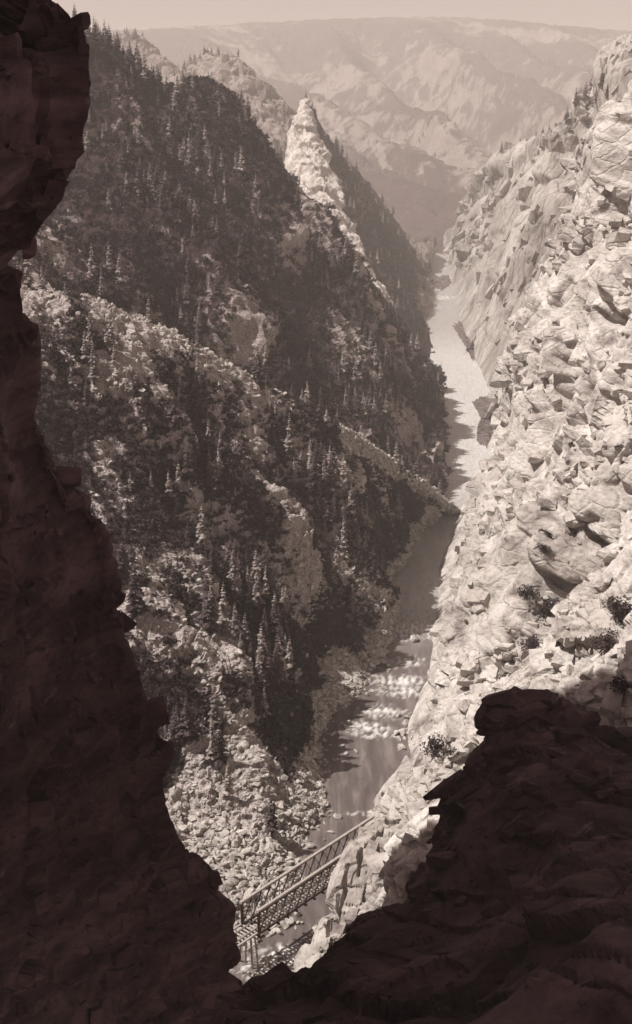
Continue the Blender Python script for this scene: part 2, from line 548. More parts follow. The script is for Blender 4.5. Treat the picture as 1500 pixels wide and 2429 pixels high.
# pale rock fin standing up from the slope, its far side falling to the river
net = [
    [I(640, 560, 1120), I(688, 330, 1200), I(722, 262, 1215), I(742, 300, 1290), I(770, 350, 1380), I(800, 420, 1460)],
    [I(640, 600, 1090), I(686, 395, 1140), I(722, 246, 1165), I(748, 290, 1235), I(790, 350, 1290), I(860, 430, 1420)],
    [I(660, 640, 1050), I(690, 432, 1085), I(742, 332, 1112), I(800, 380, 1170), I(850, 430, 1250), I(930, 520, 1400)],
    [I(690, 680, 1010), I(716, 490, 1045), I(770, 415, 1068), I(850, 460, 1130), I(910, 520, 1230), I(975, 590, 1380)],
    [I(730, 740, 970), I(762, 550, 1000), I(800, 495, 1024), I(880, 545, 1080), I(945, 600, 1190), I(1005, 660, 1330)],
    [I(790, 800, 930), I(805, 612, 958), I(842, 575, 980), I(905, 625, 1040), I(960, 670, 1130), I(1008, 712, 1215)],
    [I(850, 860, 880), I(870, 670, 930), I(880, 655, 938), I(935, 700, 1000), I(980, 735, 1070), R(1012, 755)],
    [I(910, 920, 840), I(915, 760, 885), I(928, 750, 892), I(965, 780, 945), I(1000, 800, 985), R(1022, 810)],
    [I(960, 980, 800), I(960, 850, 820), I(970, 840, 830), I(995, 850, 870), R(1022, 852), R(1042, 856)]]
def d_fin(p, sh):
    return 4.0 * (ridged(p * np.array((1, 1, .22)) / 22, 3, 61) - 1.2) + joints(p, 17, 6, 3, 62, ((1, .3, .1, 1), (.2, .9, .2, 1.2), (0, .1, 1, 2.2)))
def veg_fin(p, n):
    u = np.linspace(0, 1, 180)[None].repeat(240, 0).reshape(-1)          # bare crest and sunward face, far side's shade put in as dark veg
    w = 0.08 * np.linspace(0, 1, 240)[:, None].repeat(180, 1).reshape(-1)
    return -0.4 + 1.4 * sstep(0.41, 0.47, u - w) + 0.3 * fbm(p / 25, 3, 63)
make_patch('rock_fin', net, 240, 180, M['fin_slope'], d_fin,
           'pale pointed rock fin rising from the dark wooded slope',
           fine=lambda p, n: 1.5 * fbm(p / 5, 3, 64), veg=veg_fin)

# wooded slope across the side valley
crest = [(-200, 60, 620), (60, 80, 625), (205, 100, 630), (320, 172, 640), (420, 240, 650), (495, 212, 660), (540, 240, 668), (600, 322, 680),
         (676, 440, 700), (762, 538, 725), (832, 642, 750), (892, 738, 775), (952, 818, 800)]
crest_p = [I(*c) for c in crest] + [R(1012, 880), R(1040, 925), R(1078, 985)]
foot = [I(-200, 720, 420), I(60, 760, 420), I(180, 790, 425), I(260, 810, 430), I(350, 850, 435), I(440, 900, 440), I(520, 930, 446), I(600, 975, 454), I(690, 1020, 464),
        I(760, 1060, 474), I(830, 1105, 482), I(900, 1150, 490), I(960, 1200, 500), R(1010, 1230), R(1050, 1200), R(1072, 1100)]
mid = lerp_net(crest_p, foot, 6, 1.0)
# pull the right-hand rows to the river bank
bank = [R(1078, 985), R(1066, 1012), R(1042, 1045), R(1074, 1078), R(1062, 1120), R(1052, 1190)]
for j in range(6):
    mid[j, -1] = bank[j]
    if j:
        mid[j, -2] = 0.7 * bank[j] + 0.3 * mid[j, -3]
net = np.concatenate(([[q + np.array((60, 150, -90)) for q in crest_p]], mid))
net[0, -3:, 2] = -3
def d_wood(p, sh):
    a = p[:, 0] * -0.72 - p[:, 1] * 0.69
    b = p[:, 0] * 0.69 - p[:, 1] * 0.72
    v = np.linspace(0, 1, sh[0])[:, None].repeat(sh[1], 1).reshape(-1)
    u = np.linspace(0, 1, sh[1])[None].repeat(sh[0], 0).reshape(-1)
    env = sstep(0.16, 0.4, v) * sstep(1.0, 0.86, u)
    return 27 * env * (ridged(np.stack((a / 80, b / 420, p[:, 2] / 200), 1), 3, 77, 0.5) - 0.9) + 3.5 * sstep(1.0, 0.9, u) * sstep(0, 14, p[:, 2]) * fbm(p / 22, 3, 79)
make_patch('wooded_slope', net, 330, 330, M['mid_slope'], d_wood,
           'dark wooded canyon slope dropping to the upper river',
           fine=lambda p, n: 2.4 * ridged(p * np.array((1, 1, .4)) / 13, 3, 81) * sstep(0.2, 6, p[:, 2]) + 0.7 * fbm(p / 3.5, 2, 82),
           veg=lambda p, n: 0.97 + 0.62 * fbm(p / np.array((42, 60, 50)), 4, 84) - 0.25 * sstep(0.65, 0.3, n[:, 2]) - 0.38 * sstep(1.0, 1.5, ridged(np.stack(((p[:, 0] * -0.72 - p[:, 1] * 0.69) / 80, (p[:, 0] * 0.69 - p[:, 1] * 0.72) / 420, p[:, 2] / 200), 1), 3, 77, 0.5)))

# near slope with the pale mottled scree
crest = [(-200, 560, 350), (60, 690, 354), (230, 718, 360), (400, 798, 370), (550, 880, 384), (690, 962, 400), (800, 1012, 416), (880, 1078, 434), (940, 1122, 452), (1000, 1166, 472)]
crest_p = [I(*c) for c in crest] + [R(1062, 1196)]
bank = [R(380, 2420), R(585, 2300), R(672, 2160), R(752, 2010), R(772, 1905), R(752, 1790), R(845, 1668), R(928, 1540), R(918, 1405), R(985, 1285), R(1058, 1206)]
mid = lerp_net(crest_p, bank, 7, 1.45)
bed = np.array(bank) + np.array([(9, -3, -4)] * len(bank))
net = np.concatenate(([[q + np.array((60, 90, -62)) for q in crest_p]], mid, [bed]))
net[0, -2:, 2] = np.minimum(net[0, -2:, 2], -2)
def rib(p, pts, h, w, asym=1.0):
    """a rock rib: raised ridge along a world-space line, broad on one side"""
    best = np.full(len(p), 1e9)
    side = np.zeros(len(p))
    tt = np.zeros(len(p))
    n = len(pts) - 1
    for k in range(n):
        a, b = pts[k][:2], pts[k + 1][:2]
        d = b - a
        L = np.hypot(*d)
        d = d / L
        r = p[:, :2] - a
        t = np.clip(r @ d, 0, L)
        e = r - t[:, None] * d
        dist = np.hypot(e[:, 0], e[:, 1])
        m = dist < best
        best = np.where(m, dist, best)
        side = np.where(m, r[:, 0] * d[1] - r[:, 1] * d[0], side)
        tt = np.where(m, (k + t / L) / n, tt)
    ww = np.where(side > 0, w * asym, w)
    return h * np.exp(-(best / ww) ** 2) * (0.35 + 0.65 * np.sin(np.pi * np.clip(tt * 0.86 + 0.1, 0, 1)))
NEAR_BASE = surf(net, 120, 120).reshape(-1, 3)
_nx, _ny, _ = project(NEAR_BASE)
def on_near(px, py):
    return NEAR_BASE[np.argmin((_nx - px) ** 2 + (_ny - py) ** 2)]
RIBS = [([(330, 1060), (470, 1150), (600, 1250), (720, 1400), (800, 1470), (870, 1500)], 9, 13),
        ([(420, 1330), (560, 1420), (680, 1530), (780, 1620), (835, 1640)], 7, 10),
        ([(330, 1500), (480, 1620), (620, 1680), (740, 1750)], 7, 9),
        ([(480, 940), (600, 1040), (700, 1150), (830, 1290), (900, 1380)], 8, 12),
        ([(150, 900), (330, 960), (480, 1100)], 7, 12),
        ([(420, 1740), (540, 1800), (640, 1880), (700, 1940)], 5, 7)]
RIBS = [([on_near(*q) for q in pts], h, w) for pts, h, w in RIBS]
def d_near(p, sh):
    a = p[:, 0] * -0.75 - p[:, 1] * 0.66
    b = p[:, 0] * 0.66 - p[:, 1] * 0.75
    v = np.linspace(0, 1, sh[0])[:, None].repeat(sh[1], 1).reshape(-1)
    u = np.linspace(0, 1, sh[1])[None].repeat(sh[0], 0).reshape(-1)
    env = sstep(0.13, 0.3, v) * sstep(0.84, 0.58, v) * sstep(1.0, 0.9, u)
    out = 9 * env * (-0.35 + ridged(np.stack((a / 38, b / 150, p[:, 2] / 90), 1), 3, 97, 0.5) - 0.8)
    for pts, h, w in RIBS:
        out += env * rib(p, pts, h, w)
    return out + 1.4 * sstep(0.98, 0.86, v) * fbm(p / 9, 3, 99)
def f_near(p, n):
    k = sstep(-0.3, 5, p[:, 2])
    return k * (0.9 * ridged(p / 6, 3, 101) + 0.4 * fbm(p / 1.6, 2, 102)) + blocky(p, 3.6, 0.9, 0.3, 123, tilt=0.5) + 0.6 * blocky(p, 1.9, 0.6, 0.3, 127, tilt=0.5)
TALUS_C = R(560, 2040)
def veg_near(p, n):
    vv = np.linspace(0, 1, 560)[:, None].repeat(460, 1).reshape(-1)
    rd = ridged(np.stack(((p[:, 0] * -0.75 - p[:, 1] * 0.66) / 38, (p[:, 0] * 0.66 - p[:, 1] * 0.75) / 150, p[:, 2] / 90), 1), 3, 97, 0.5)
    uu = np.linspace(0, 1, 460)[None].repeat(560, 0).reshape(-1)
    v = 0.76 + 0.4 * sstep(0.55, 0.75, uu) * sstep(0.16, 0.2, vv) - 0.42 * sstep(0.9, 1.4, rd) - 0.5 * sstep(0.19, 0.145, vv) + 0.62 * fbm(p / np.array((15, 22, 18)), 4, 104) - 0.4 * sstep(0.68, 0.35, n[:, 2])
    v = v + 0.22 * sstep(50, 30, p[:, 2]) * sstep(330, 300, p[:, 1])
    v = v - 0.9 * sstep(9, 3, p[:, 2])
    r = np.hypot((p[:, 0] - TALUS_C[0]) / 1.0, (p[:, 1] - TALUS_C[1]) / 1.5)       # bare talus above the bridge
    return v - 1.1 * sstep(21, 12, r)
make_patch('talus_slope', net, 560, 460, M['near_slope'], d_near,
           'near canyon slope of pale scree and brush below a tree-lined spur', fine=f_near, veg=veg_near)

# distant sunlit cliff on the far bank
cols = [((1095, 520, 1900), (1044, 592)), ((1135, 425, 1700), (1062, 628)), ((1190, 392, 1480), (1078, 700)), ((1262, 332, 1280), (1094, 775)), ((1330, 300, 1130), (1124, 850)),
        ((1398, 200, 1010), (1158, 925)), ((1462, 150, 930), (1190, 985)), ((1500, 85, 880), (1230, 1060)), ((1650, 40, 820), (1330, 1160))]
top = [I(*c[0]) for c in cols]
bot = [R(*c[1]) for c in cols]
mid = lerp_net(top, bot, 6, 0.9)
net = np.concatenate(([[q + np.array((160, 60, -10)) for q in top]], mid, [np.array(bot) + np.array((-12, 0, -3))]))
def d_dist(p, sh):
    v = np.linspace(0, 1, sh[0])[:, None].repeat(sh[1], 1).reshape(-1)
    env = sstep(0.9, 0.5, v)
    return env * (butt(p, 130, 26, 201, (0.2, 0.95, -0.2)) + joints(p, 60, 15, 5, 203, FARW, gw=0.1))
make_patch('distant_cliff', net, 330, 280, M['distant'], d_dist,
           'distant sunlit cliff rising from the far bank to a wooded top',
           fine=lambda p, n: joints(p, 30, 5, 2.5, 211, FARW, gw=0.12) * sstep(0, 12, p[:, 2]), smooth=True, soft=(7, 1))

# near sunlit cliff
net = [
    [I(1560, 120, 640), I(1610, 120, 560), I(1680, 110, 480), I(1800, 100, 400), I(2000, 90, 330)],
    [I(1500, 228, 545), I(1540, 215, 490), I(1600, 200, 430), I(1700, 180, 370), I(1900, 160, 300)],
    [I(1380, 345, 540), I(1440, 325, 480), I(1520, 310, 410), I(1640, 300, 340), I(1850, 280, 270)],
    [I(1352, 480, 550), I(1415, 480, 470), I(1500, 480, 395), I(1620, 470, 320), I(1850, 460, 245)],
    [I(1297, 620, 560), I(1370, 640, 460), I(1470, 655, 370), I(1600, 660, 300), I(1850, 660, 225)],
    [I(1222, 800, 575), I(1310, 830, 440), I(1430, 860, 340), I(1590, 870, 270), I(1850, 880, 205)],
    [R(1168, 1010), I(1285, 1025, 425), I(1420, 1050, 310), I(1590, 1060, 240), I(1850, 1080, 185)],
    [R(1092, 1195), I(1235, 1205, 375), I(1400, 1230, 275), I(1590, 1240, 210), I(1850, 1260, 165)],
    [R(1040, 1360), I(1190, 1390, 325), I(1370, 1410, 240), I(1580, 1420, 185), I(1850, 1420, 145)],
    [R(1022, 1520), I(1150, 1540, 285), I(1330, 1580, 207), I(1570, 1590, 158), I(1850, 1590, 125)],
    [R(985, 1665), I(1095, 1680, 254), I(1270, 1710, 185), I(1550, 1740, 138), I(1850, 1750, 110)],
    [R(925, 1830), I(1015, 1820, 238), I(1180, 1830, 172), I(1500, 1860, 125), I(1850, 1900, 98)],
    [I(882, 1958, 224), I(960, 1950, 207), I(1100, 1950, 165), I(1450, 1990, 117), I(1850, 2050, 88)],
    [I(806, 2066, 207), I(885, 2070, 193), I(1010, 2080, 158), I(1380, 2120, 110), I(1850, 2200, 80)],
    [I(732, 2240, 190), I(815, 2250, 178), I(940, 2240, 150), I(1300, 2280, 104), I(1850, 2350, 72)],
    [I(690, 2400, 178), I(750, 2430, 168), I(880, 2420, 144), I(1250, 2440, 98), I(1850, 2500, 66)]]
net = [[r[0] + (np.array((-8, 4, -5)) if r[0][2] < 1 else np.array((14, 60, -25)) if r[0][1] > 300 else np.array((5, 9, -r[0][2] - 4)))] + list(r) for r in net]
def d_sun(p, sh):
    u = np.linspace(0, 0.86, sh[1])[None].repeat(sh[0], 0).reshape(-1)
    env = 0.06 + 0.94 * sstep(0.19, 0.48, u)
    dist = np.clip(p[:, 1] / 330, 0.5, 1.6)
    return env * (4 * (fbm(p / 60, 2, 301) - 0.35) + dist * (butt(p, 64, 15, 303) + joints(p, 26, 9, 3.5, 305, WALL, 0.22, 0.06)))
CRACKS = [  # cracks and recesses of the cliff: line (photo px), half width and depth in metres
    ([(1232, 1495), (1215, 1560), (1180, 1630), (1130, 1690), (1105, 1720)], 1.3, 5), ([(1128, 1385), (1098, 1430), (1090, 1500), (1095, 1560), (1105, 1600)], 1.5, 5),
    ([(1258, 828), (1320, 850), (1390, 872), (1450, 905), (1500, 930)], 1.2, 4), ([(1190, 1380), (1165, 1420), (1160, 1450)], 1.4, 5), ([(1000, 1690), (1060, 1650), (1075, 1600)], 1.0, 3),
    ([(1425, 1095), (1460, 1075), (1500, 1040)], 1.9, 6), ([(1385, 1265), (1430, 1290), (1490, 1325)], 1.7, 6), ([(1300, 1385), (1380, 1392), (1470, 1402)], 1.7, 5),
    ([(1238, 870), (1232, 900), (1225, 925)], 2.2, 6), ([(1345, 660), (1335, 690), (1310, 725)], 1.9, 6), ([(1400, 735), (1430, 755), (1470, 765)], 1.5, 5), ([(1170, 1040), (1215, 1065), (1260, 1075), (1310, 1050)], 1.2, 4),
    ([(1365, 450), (1330, 540), (1300, 610), (1255, 700)], 1.8, 5), ([(1290, 640), (1390, 690), (1470, 730)], 1.3, 3.5), ([(1270, 880), (1260, 960), (1268, 1030)], 1.2, 4),
    ([(1400, 640), (1385, 760), (1440, 850), (1420, 930)], 1.0, 3), ([(1260, 1180), (1340, 1200), (1440, 1180), (1500, 1190)], 1.6, 5), ([(1280, 1290), (1350, 1250), (1420, 1230)], 1.2, 4),
    ([(1360, 590), (1420, 560), (1500, 575)], 1.2, 3.5), ([(1390, 500), (1450, 490), (1500, 500)], 1.2, 4), ([(1250, 1600), (1330, 1590), (1420, 1560), (1500, 1575)], 0.8, 3),
    ([(960, 1760), (985, 1830), (960, 1900)], 0.6, 2), ([(1000, 1800), (940, 1930), (900, 1990)], 0.7, 2.2), ([(920, 1960), (860, 2030), (850, 2080)], 0.6, 2), ([(800, 2120), (780, 2200), (775, 2240)], 0.7, 2.2),
    ([(830, 2060), (810, 2140), (795, 2180)], 0.6, 2), ([(1400, 320), (1440, 380), (1500, 400)], 1.5, 4), ([(1440, 1120), (1380, 1150), (1320, 1140)], 1.3, 4), ([(1300, 1480), (1400, 1450), (1490, 1450)], 1.0, 3.5)]
def carve(p):
    x, y, f = project(p)
    out = np.zeros(len(p))
    for line, w, dep in CRACKS:
        pts = []
        for a, b in zip(line[:-1], line[1:]):
            for t in (0, 0.34, 0.67):
                pts.append((a[0] + (b[0] - a[0]) * t, a[1] + (b[1] - a[1]) * t))
        pts.append(line[-1])
        W3 = []
        for a, b in pts:
            d2 = (x - a) ** 2 + (y - b) ** 2
            k = np.argpartition(d2, 12)[:12]
            W3.append(p[k[np.argmin(f[k])]] if not W3 else p[k[np.argmin(np.linalg.norm(p[k] - W3[-1], axis=1))]])
        W3 = np.array(W3)
        lo, hi = W3.min(0) - 6, W3.max(0) + 6
        sel = np.nonzero(((p > lo) & (p < hi)).all(1))[0]
        q = p[sel]
        best = np.full(len(q), 1e9)
        for a, b in zip(W3[:-1], W3[1:]):
            ab = b - a
            if np.linalg.norm(ab) > 14:
                continue
            L2 = ab @ ab + 1e-6
            t = np.clip(((q - a) @ ab) / L2, 0, 1)
            best = np.minimum(best, np.linalg.norm(q - a - t[:, None] * ab, axis=1))
        ww = 0.72 * w * (1 + 0.9 * noise(q / 3.0, 77))
        out[sel] = np.minimum(out[sel], -dep * (1 - sstep(0.45, 1.1, best / np.maximum(ww, 0.3))))
    return out
def f_sun(p, n):
    near = sstep(290, 190, p[:, 1])
    far = sstep(300, 420, p[:, 1])
    g = joints(p, 11, 3.6, 3.4, 307, WALL, 0.22, 0.09) * (1 - 0.45 * far) + near * joints(p, 4.6, 1.3, 1.6, 311, WALL, 0.35, 0.11)
    m = sstep(-0.1, 0.25, fbm(p / 22, 3, 331) + 0.4 * near - 0.2)
    st = near * m * (strata(p, 6.0, 1.9, 1.57, -0.3, 321) + 0.8 * strata(p, 2.6, 0.6, 1.57, -0.3, 325))
    k = 0.06 + 0.94 * sstep(2, 15, p[:, 2])
    return k * (g + st) + 0.12 * (0.3 + near) * fbm(p / 2.2, 2, 341) + carve(p)
make_patch('sunlit_cliff', net, 900, 680, M['sunlit'], d_sun,
           'tall pale sunlit cliff of fractured rock above the river', fine=f_sun, keep=0.86, smooth=lambda p: p[:, 1] > 260, soft=(2, 3), soft_where=lambda p: 0.15 + 0.85 * sstep(220, 330, p[:, 1]))

# shaded rock at the camera's feet
net = [
    [I(540, 2342, 80), I(722, 2310, 90), I(812, 2240, 98), I(845, 2175, 104), I(915, 2125, 108), I(940, 2040, 112), I(1010, 1965, 114), I(1030, 1900, 118), I(1100, 1850, 122), I(1200, 1720, 126), I(1300, 1700, 126), I(1400, 1740, 124), I(1550, 1790, 120), I(1800, 1800, 112)],
    [I(530, 2322, 64), I(712, 2286, 76), I(812, 2200, 84), I(848, 2142, 88), I(928, 2106, 92), I(944, 2015, 96), I(1012, 1945, 98), I(1025, 1862, 100), I(1110, 1800, 103), I(1190, 1662, 107), I(1290, 1655, 107), I(1395, 1702, 105), I(1520, 1745, 102), I(1800, 1750, 95)],
    [I(500, 2420, 56), I(690, 2340, 66), I(830, 2250, 75), I(900, 2190, 80), I(970, 2150, 83), I(1010, 2080, 86), I(1070, 2000, 88), I(1110, 1930, 90), I(1180, 1850, 93), I(1240, 1760, 97), I(1320, 1760, 97), I(1410, 1790, 94), I(1530, 1830, 90), I(1800, 1850, 84)],
    [I(480, 2470, 52), I(690, 2400, 58), I(860, 2330, 65), I(960, 2290, 69), I(1030, 2250, 71), I(1080, 2200, 73), I(1140, 2130, 75), I(1190, 2070, 77), I(1250, 2000, 79), I(1300, 1930, 81), I(1380, 1920, 81), I(1460, 1930, 79), I(1560, 1950, 76), I(1800, 1960, 70)],
    [I(470, 2540, 47), I(690, 2480, 51), I(880, 2430, 55), I(1000, 2400, 57), I(1080, 2370, 58), I(1140, 2330, 60), I(1200, 2280, 61), I(1250, 2230, 62), I(1310, 2180, 63), I(1370, 2120, 64), I(1450, 2110, 64), I(1530, 2120, 62), I(1620, 2130, 59), I(1800, 2140, 56)],
    [I(450, 2700, 38), I(690, 2640, 41), I(900, 2600, 43), I(1040, 2580, 44), I(1130, 2550, 45), I(1200, 2530, 45), I(1270, 2500, 46), I(1330, 2460, 46), I(1400, 2420, 47), I(1470, 2370, 47), I(1550, 2350, 47), I(1640, 2350, 46), I(1720, 2360, 44), I(1850, 2370, 42)]]
net.append([q * np.array((0.92, 0.72, 1)) + np.array((0, 0, -9)) for q in net[-1]])
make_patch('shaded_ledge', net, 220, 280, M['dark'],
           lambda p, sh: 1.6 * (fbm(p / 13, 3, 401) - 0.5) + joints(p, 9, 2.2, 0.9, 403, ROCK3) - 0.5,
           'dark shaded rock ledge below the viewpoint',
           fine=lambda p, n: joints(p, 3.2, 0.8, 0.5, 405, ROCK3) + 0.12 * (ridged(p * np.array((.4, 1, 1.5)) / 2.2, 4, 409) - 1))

# shaded cliff with the overhang
sil = [(140, -260, 66), (130, -120, 66), (120, -10, 66), (113, 38, 66), (180, 75, 62), (198, 130, 60), (203, 185, 60), (196, 260, 61), (178, 325, 62), (184, 362, 62), (142, 450, 64), (108, 525, 67),
       (38, 565, 72), (28, 605, 74), (58, 660, 75), (50, 705, 76), (64, 860, 80), (78, 930, 83), (76, 1000, 86), (122, 1062, 90), (205, 1180, 95), (260, 1290, 99), (290, 1410, 103),
       (300, 1480, 106), (320, 1560, 108), (352, 1650, 111), (400, 1730, 114), (417, 1790, 116), (402, 1862, 118), (410, 1930, 120), (452, 1995, 123), (492, 2060, 126), (532, 2110, 129), (566, 2152, 131),
       (563, 2200, 132), (582, 2262, 134), (560, 2330, 134), (600, 2450, 136), (650, 2600, 138)]
net = []
for k, (x, y, Y) in enumerate(sil):
    t = k / (len(sil) - 1)
    lean = 0 if y > 190 else 0
    net.append([I(x, y, Y) + np.array((-60, 22, -6)), I(x, y, Y) + np.array((-18, 14, 0)), I(x, y, Y), I(x * 0.75 - 25, y + 8, Y * 0.93), I(x * 0.45 - 60, y + 15, Y * 0.84),
                I(x * 0.2 - 120, y + 20, Y * 0.74), I(-320, y + 20, Y * 0.62), I(-600, y + 10, Y * 0.48), I(-1100, y, Y * 0.33)])
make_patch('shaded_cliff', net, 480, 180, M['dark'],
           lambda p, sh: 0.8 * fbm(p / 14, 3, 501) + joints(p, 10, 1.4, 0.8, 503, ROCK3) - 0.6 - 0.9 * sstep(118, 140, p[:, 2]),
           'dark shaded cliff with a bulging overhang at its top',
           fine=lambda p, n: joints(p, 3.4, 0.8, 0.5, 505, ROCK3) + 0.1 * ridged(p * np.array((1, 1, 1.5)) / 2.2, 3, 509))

# the rest of the shaded cliff beside the viewpoint, as high as its shadow across the gorge tells
th = np.linspace(0, 2 * math.pi, 110)
zz = np.linspace(0, 330, 90)
P = np.zeros((90, 110, 3))
for j, z in enumerate(zz):
    P[j, :, 0] = -98 + 56 * np.cos(th) * (1.12 - 0.0008 * z)
    P[j, :, 1] = 92 + 76 * np.sin(th) * (1.12 - 0.0008 * z)
    P[j, :, 2] = z
flat = P.reshape(-1, 3)
rr = 4.5 * fbm(flat / 22, 4, 601) * 1.0
P[:, :, 0] += (np.cos(th)[None] * rr.reshape(90, 110))
P[:, :, 1] += (np.sin(th)[None] * rr.reshape(90, 110))
P[:, -1] = P[:, 0]
P = np.concatenate((P, [P[-1] * np.array((0.4, 0.4, 1)) + np.array((-59, 55, 8)), P[-1] * 0 + np.array((-98, 92, 345))]))
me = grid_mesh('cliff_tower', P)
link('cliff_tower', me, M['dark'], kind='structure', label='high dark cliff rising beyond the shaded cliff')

# canyon floor under everything, out to the horizon
nx = np.concatenate((-np.geomspace(14000, 200, 16), np.linspace(-120, 700, 30), np.geomspace(1000, 14000, 14)))
ny = np.concatenate((np.linspace(-3000, 0, 8), np.linspace(60, 2400, 60), np.geomspace(3000, 20000, 12)))
X, Y = np.meshgrid(nx, ny)
Z = -7 + 0.8 * fbm(np.stack((X.ravel() / 40, Y.ravel() / 40, X.ravel() * 0), 1), 2, 700).reshape(X.shape)
me = grid_mesh('ground', np.stack((X, Y, Z), 2), True, {'veg': Z * 0 + 0.4}, flip=True)
link('ground', me, M['far_slope'], kind='structure', label='canyon floor under the river and slopes')

# ------------------------------------------------------------------ river
RIV = [(2470, 480, 640), (2380, 545, 680), (2290, 590, 716), (2160, 680, 774), (2010, 752, 874), (1905, 778, 906), (1790, 800, 936), (1668, 850, 982), (1540, 930, 1018), (1405, 922, 1040), (1285, 990, 1058),
       (1196, 1058, 1094), (1120, 1060, 1136), (1040, 1048, 1152), (985, 1074, 1150), (930, 1048, 1142), (880, 1036, 1130), (830, 1045, 1126), (780, 1036, 1096), (720, 1010, 1082), (650, 1010, 1070), (615, 1024, 1056), (596, 1034, 1050)]
L_ = np.array([R(a, y, 0) for y, a, b in RIV])
R_ = np.array([R(b, y, 0) for y, a, b in RIV])
d = (R_ - L_) / np.linalg.norm(R_ - L_, axis=1, keepdims=True)
net = np.stack((L_ - d * 7, L_, 0.5 * (L_ + R_), R_, R_ + d * 9), 1)
P = surf(net, 760, 72)
P[:, :, 2] = 0
fl = P.reshape(-1, 3)
rx, ry, rf = project(fl)
# rapids: centre (photo px), half sizes in metres across and along, strength
RAPIDS = [(975, 1490, 9, 6, 1.0), (960, 1512, 10, 3, 1.0), (965, 1570, 7, 5, .7), (950, 1615, 9, 4, 1.0), (955, 1640, 8, 4, 1.0), (905, 1690, 7, 5, .8), (870, 1725, 7, 3.5, 1.0), (890, 1740, 6, 3, 1.0),
          (858, 1928, 4, 1.2, .8), (840, 1930, 2, 1, .8), (690, 2262, 6, 3, 1.0), (660, 2290, 8, 4, 1.1), (1060, 965, 12, 10, .9), (1080, 958, 12, 8, .7), (1030, 590, 60, 90, .9), (1060, 660, 40, 40, .8), (1040, 705, 40, 30, .9), (990, 1420, 6, 8, .35)]
foam_glare = np.zeros(len(fl))
for x, y, a, b, s in RAPIDS:
    c = R(x, y, 0)
    g = np.exp(-(((fl[:, 0] - c[0]) / a) ** 2 + ((fl[:, 1] - c[1]) / b) ** 2))
    foam_glare = np.maximum(foam_glare, s * g)
streak = fbm(fl / np.array((1.1, 2.6, 1)), 4, 801) * 0.9 + 0.25 * fbm(fl / np.array((4, 9, 1)), 3, 805)
foam_glare = 0.8 * np.clip(foam_glare * (0.95 + 2.6 * streak) - 0.28, 0, 1)
foam_glare = np.maximum(foam_glare, 0.27 * sstep(470, 560, fl[:, 1]) * (1 - 0.75 * sstep(850, 1050, fl[:, 1])) * (1 + 0.5 * streak) + 0.26 * sstep(330, 400, fl[:, 1]) * (1 + 0.6 * streak))  # broad lift puts glare and missing sunlight into the water colour, not rapids
P[:, :, 2] += (0.45 * np.clip(foam_glare - .3, 0, 1) * (1 + fbm(fl / 0.9, 2, 811)) + 0.05 * fbm(fl / np.array((1.6, 3, 1)), 3, 813)).reshape(P.shape[:2])
m, t, b = nodes('river_water')
v = coords(t, (1, 0.45, 1))
n1 = tnoise(t, v, 0.8, 5, 0.6)
v3 = coords(t, (1, 0.14, 1), (0, 0, 0.12))
wc = ramp(t, tnoise(t, v3, 0.35, 7, 0.7, 0.4), [(0.3, (0.075, 0.060, 0.057)), (0.5, (0.125, 0.102, 0.095)), (0.72, (0.24, 0.205, 0.19))])
wc = mixc(t, attr(t, 'foam_glare'), wc, (0.80, 0.77, 0.73))
t.links.new(wc, b.inputs['Base Color'])
rg = nd(t, 'ShaderNodeMath', operation='MULTIPLY_ADD')
rg.inputs[1].default_value = 0.6
rg.inputs[2].default_value = 0.17
t.links.new(attr(t, 'foam_glare'), rg.inputs[0])
t.links.new(rg.outputs[0], b.inputs['Roughness'])
b.inputs['IOR'].default_value = 1.33
bump(t, b, n1, 0.25, 0.25)
me = grid_mesh('river', P, True, {'foam_glare': foam_glare}, flip=False)
if me.polygons[0].normal.z < 0:
    me.flip_normals()
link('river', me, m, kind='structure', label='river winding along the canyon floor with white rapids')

# ------------------------------------------------------------------ where a photo pixel meets the ground
bpy.context.view_layer.update()
DG = bpy.context.evaluated_depsgraph_get()
ORG = Vector((0, 0, CAM_H))
def hit(px, py):
    d = Vector(ray(px, py)).normalized()
    ok, loc, nor, _, ob, _ = S.ray_cast(DG, ORG + d, d)
    return (loc.copy(), nor.copy(), ob.name) if ok else (None, None, None)
def visible(p):
    v = Vector(p) - ORG
    L = v.length
    ok, loc, *_ = S.ray_cast(DG, ORG + v / L, v / L, distance=L - 1.5)
    return not ok

# ------------------------------------------------------------------ beams
def beam_mesh(name, a, b, w, h, bevel=0.0):
    """squared timber from a to b, w wide and h deep, ends slightly uneven"""
    a, b = Vector(a), Vector(b)
    d = (b - a)
    L = d.length
    z = d.normalized()
    up = Vector((0, 0, 1)) if abs(z.z) < 0.95 else Vector((0, 1, 0))
    x = z.cross(up).normalized()
    y = x.cross(z).normalized()
    vs, c = [], min(w, h) * 0.12
    ring = [(-w / 2 + c, -h / 2), (w / 2 - c, -h / 2), (w / 2, -h / 2 + c), (w / 2, h / 2 - c), (w / 2 - c, h / 2), (-w / 2 + c, h / 2), (-w / 2, h / 2 - c), (-w / 2, -h / 2 + c)]
    for e in (Vector((0, 0, 0)), d):
        for p, q in ring:
            vs.append(e + x * p + y * q)
    fs = [tuple(range(7, -1, -1)), tuple(range(8, 16))] + [(k, (k + 1) % 8, 8 + (k + 1) % 8, 8 + k) for k in range(8)]
    me = bpy.data.meshes.new(name)
    me.from_pydata([v for v in vs], [], fs)
    me.update()
    return me
def beam(name, a, b, w, h, mat, parent, org):
    a, b = Vector(a) - org, Vector(b) - org
    me = beam_mesh(name, (0, 0, 0), b - a, w, h)
    o = link(name, me, mat, parent)
    o.location = a
    return o

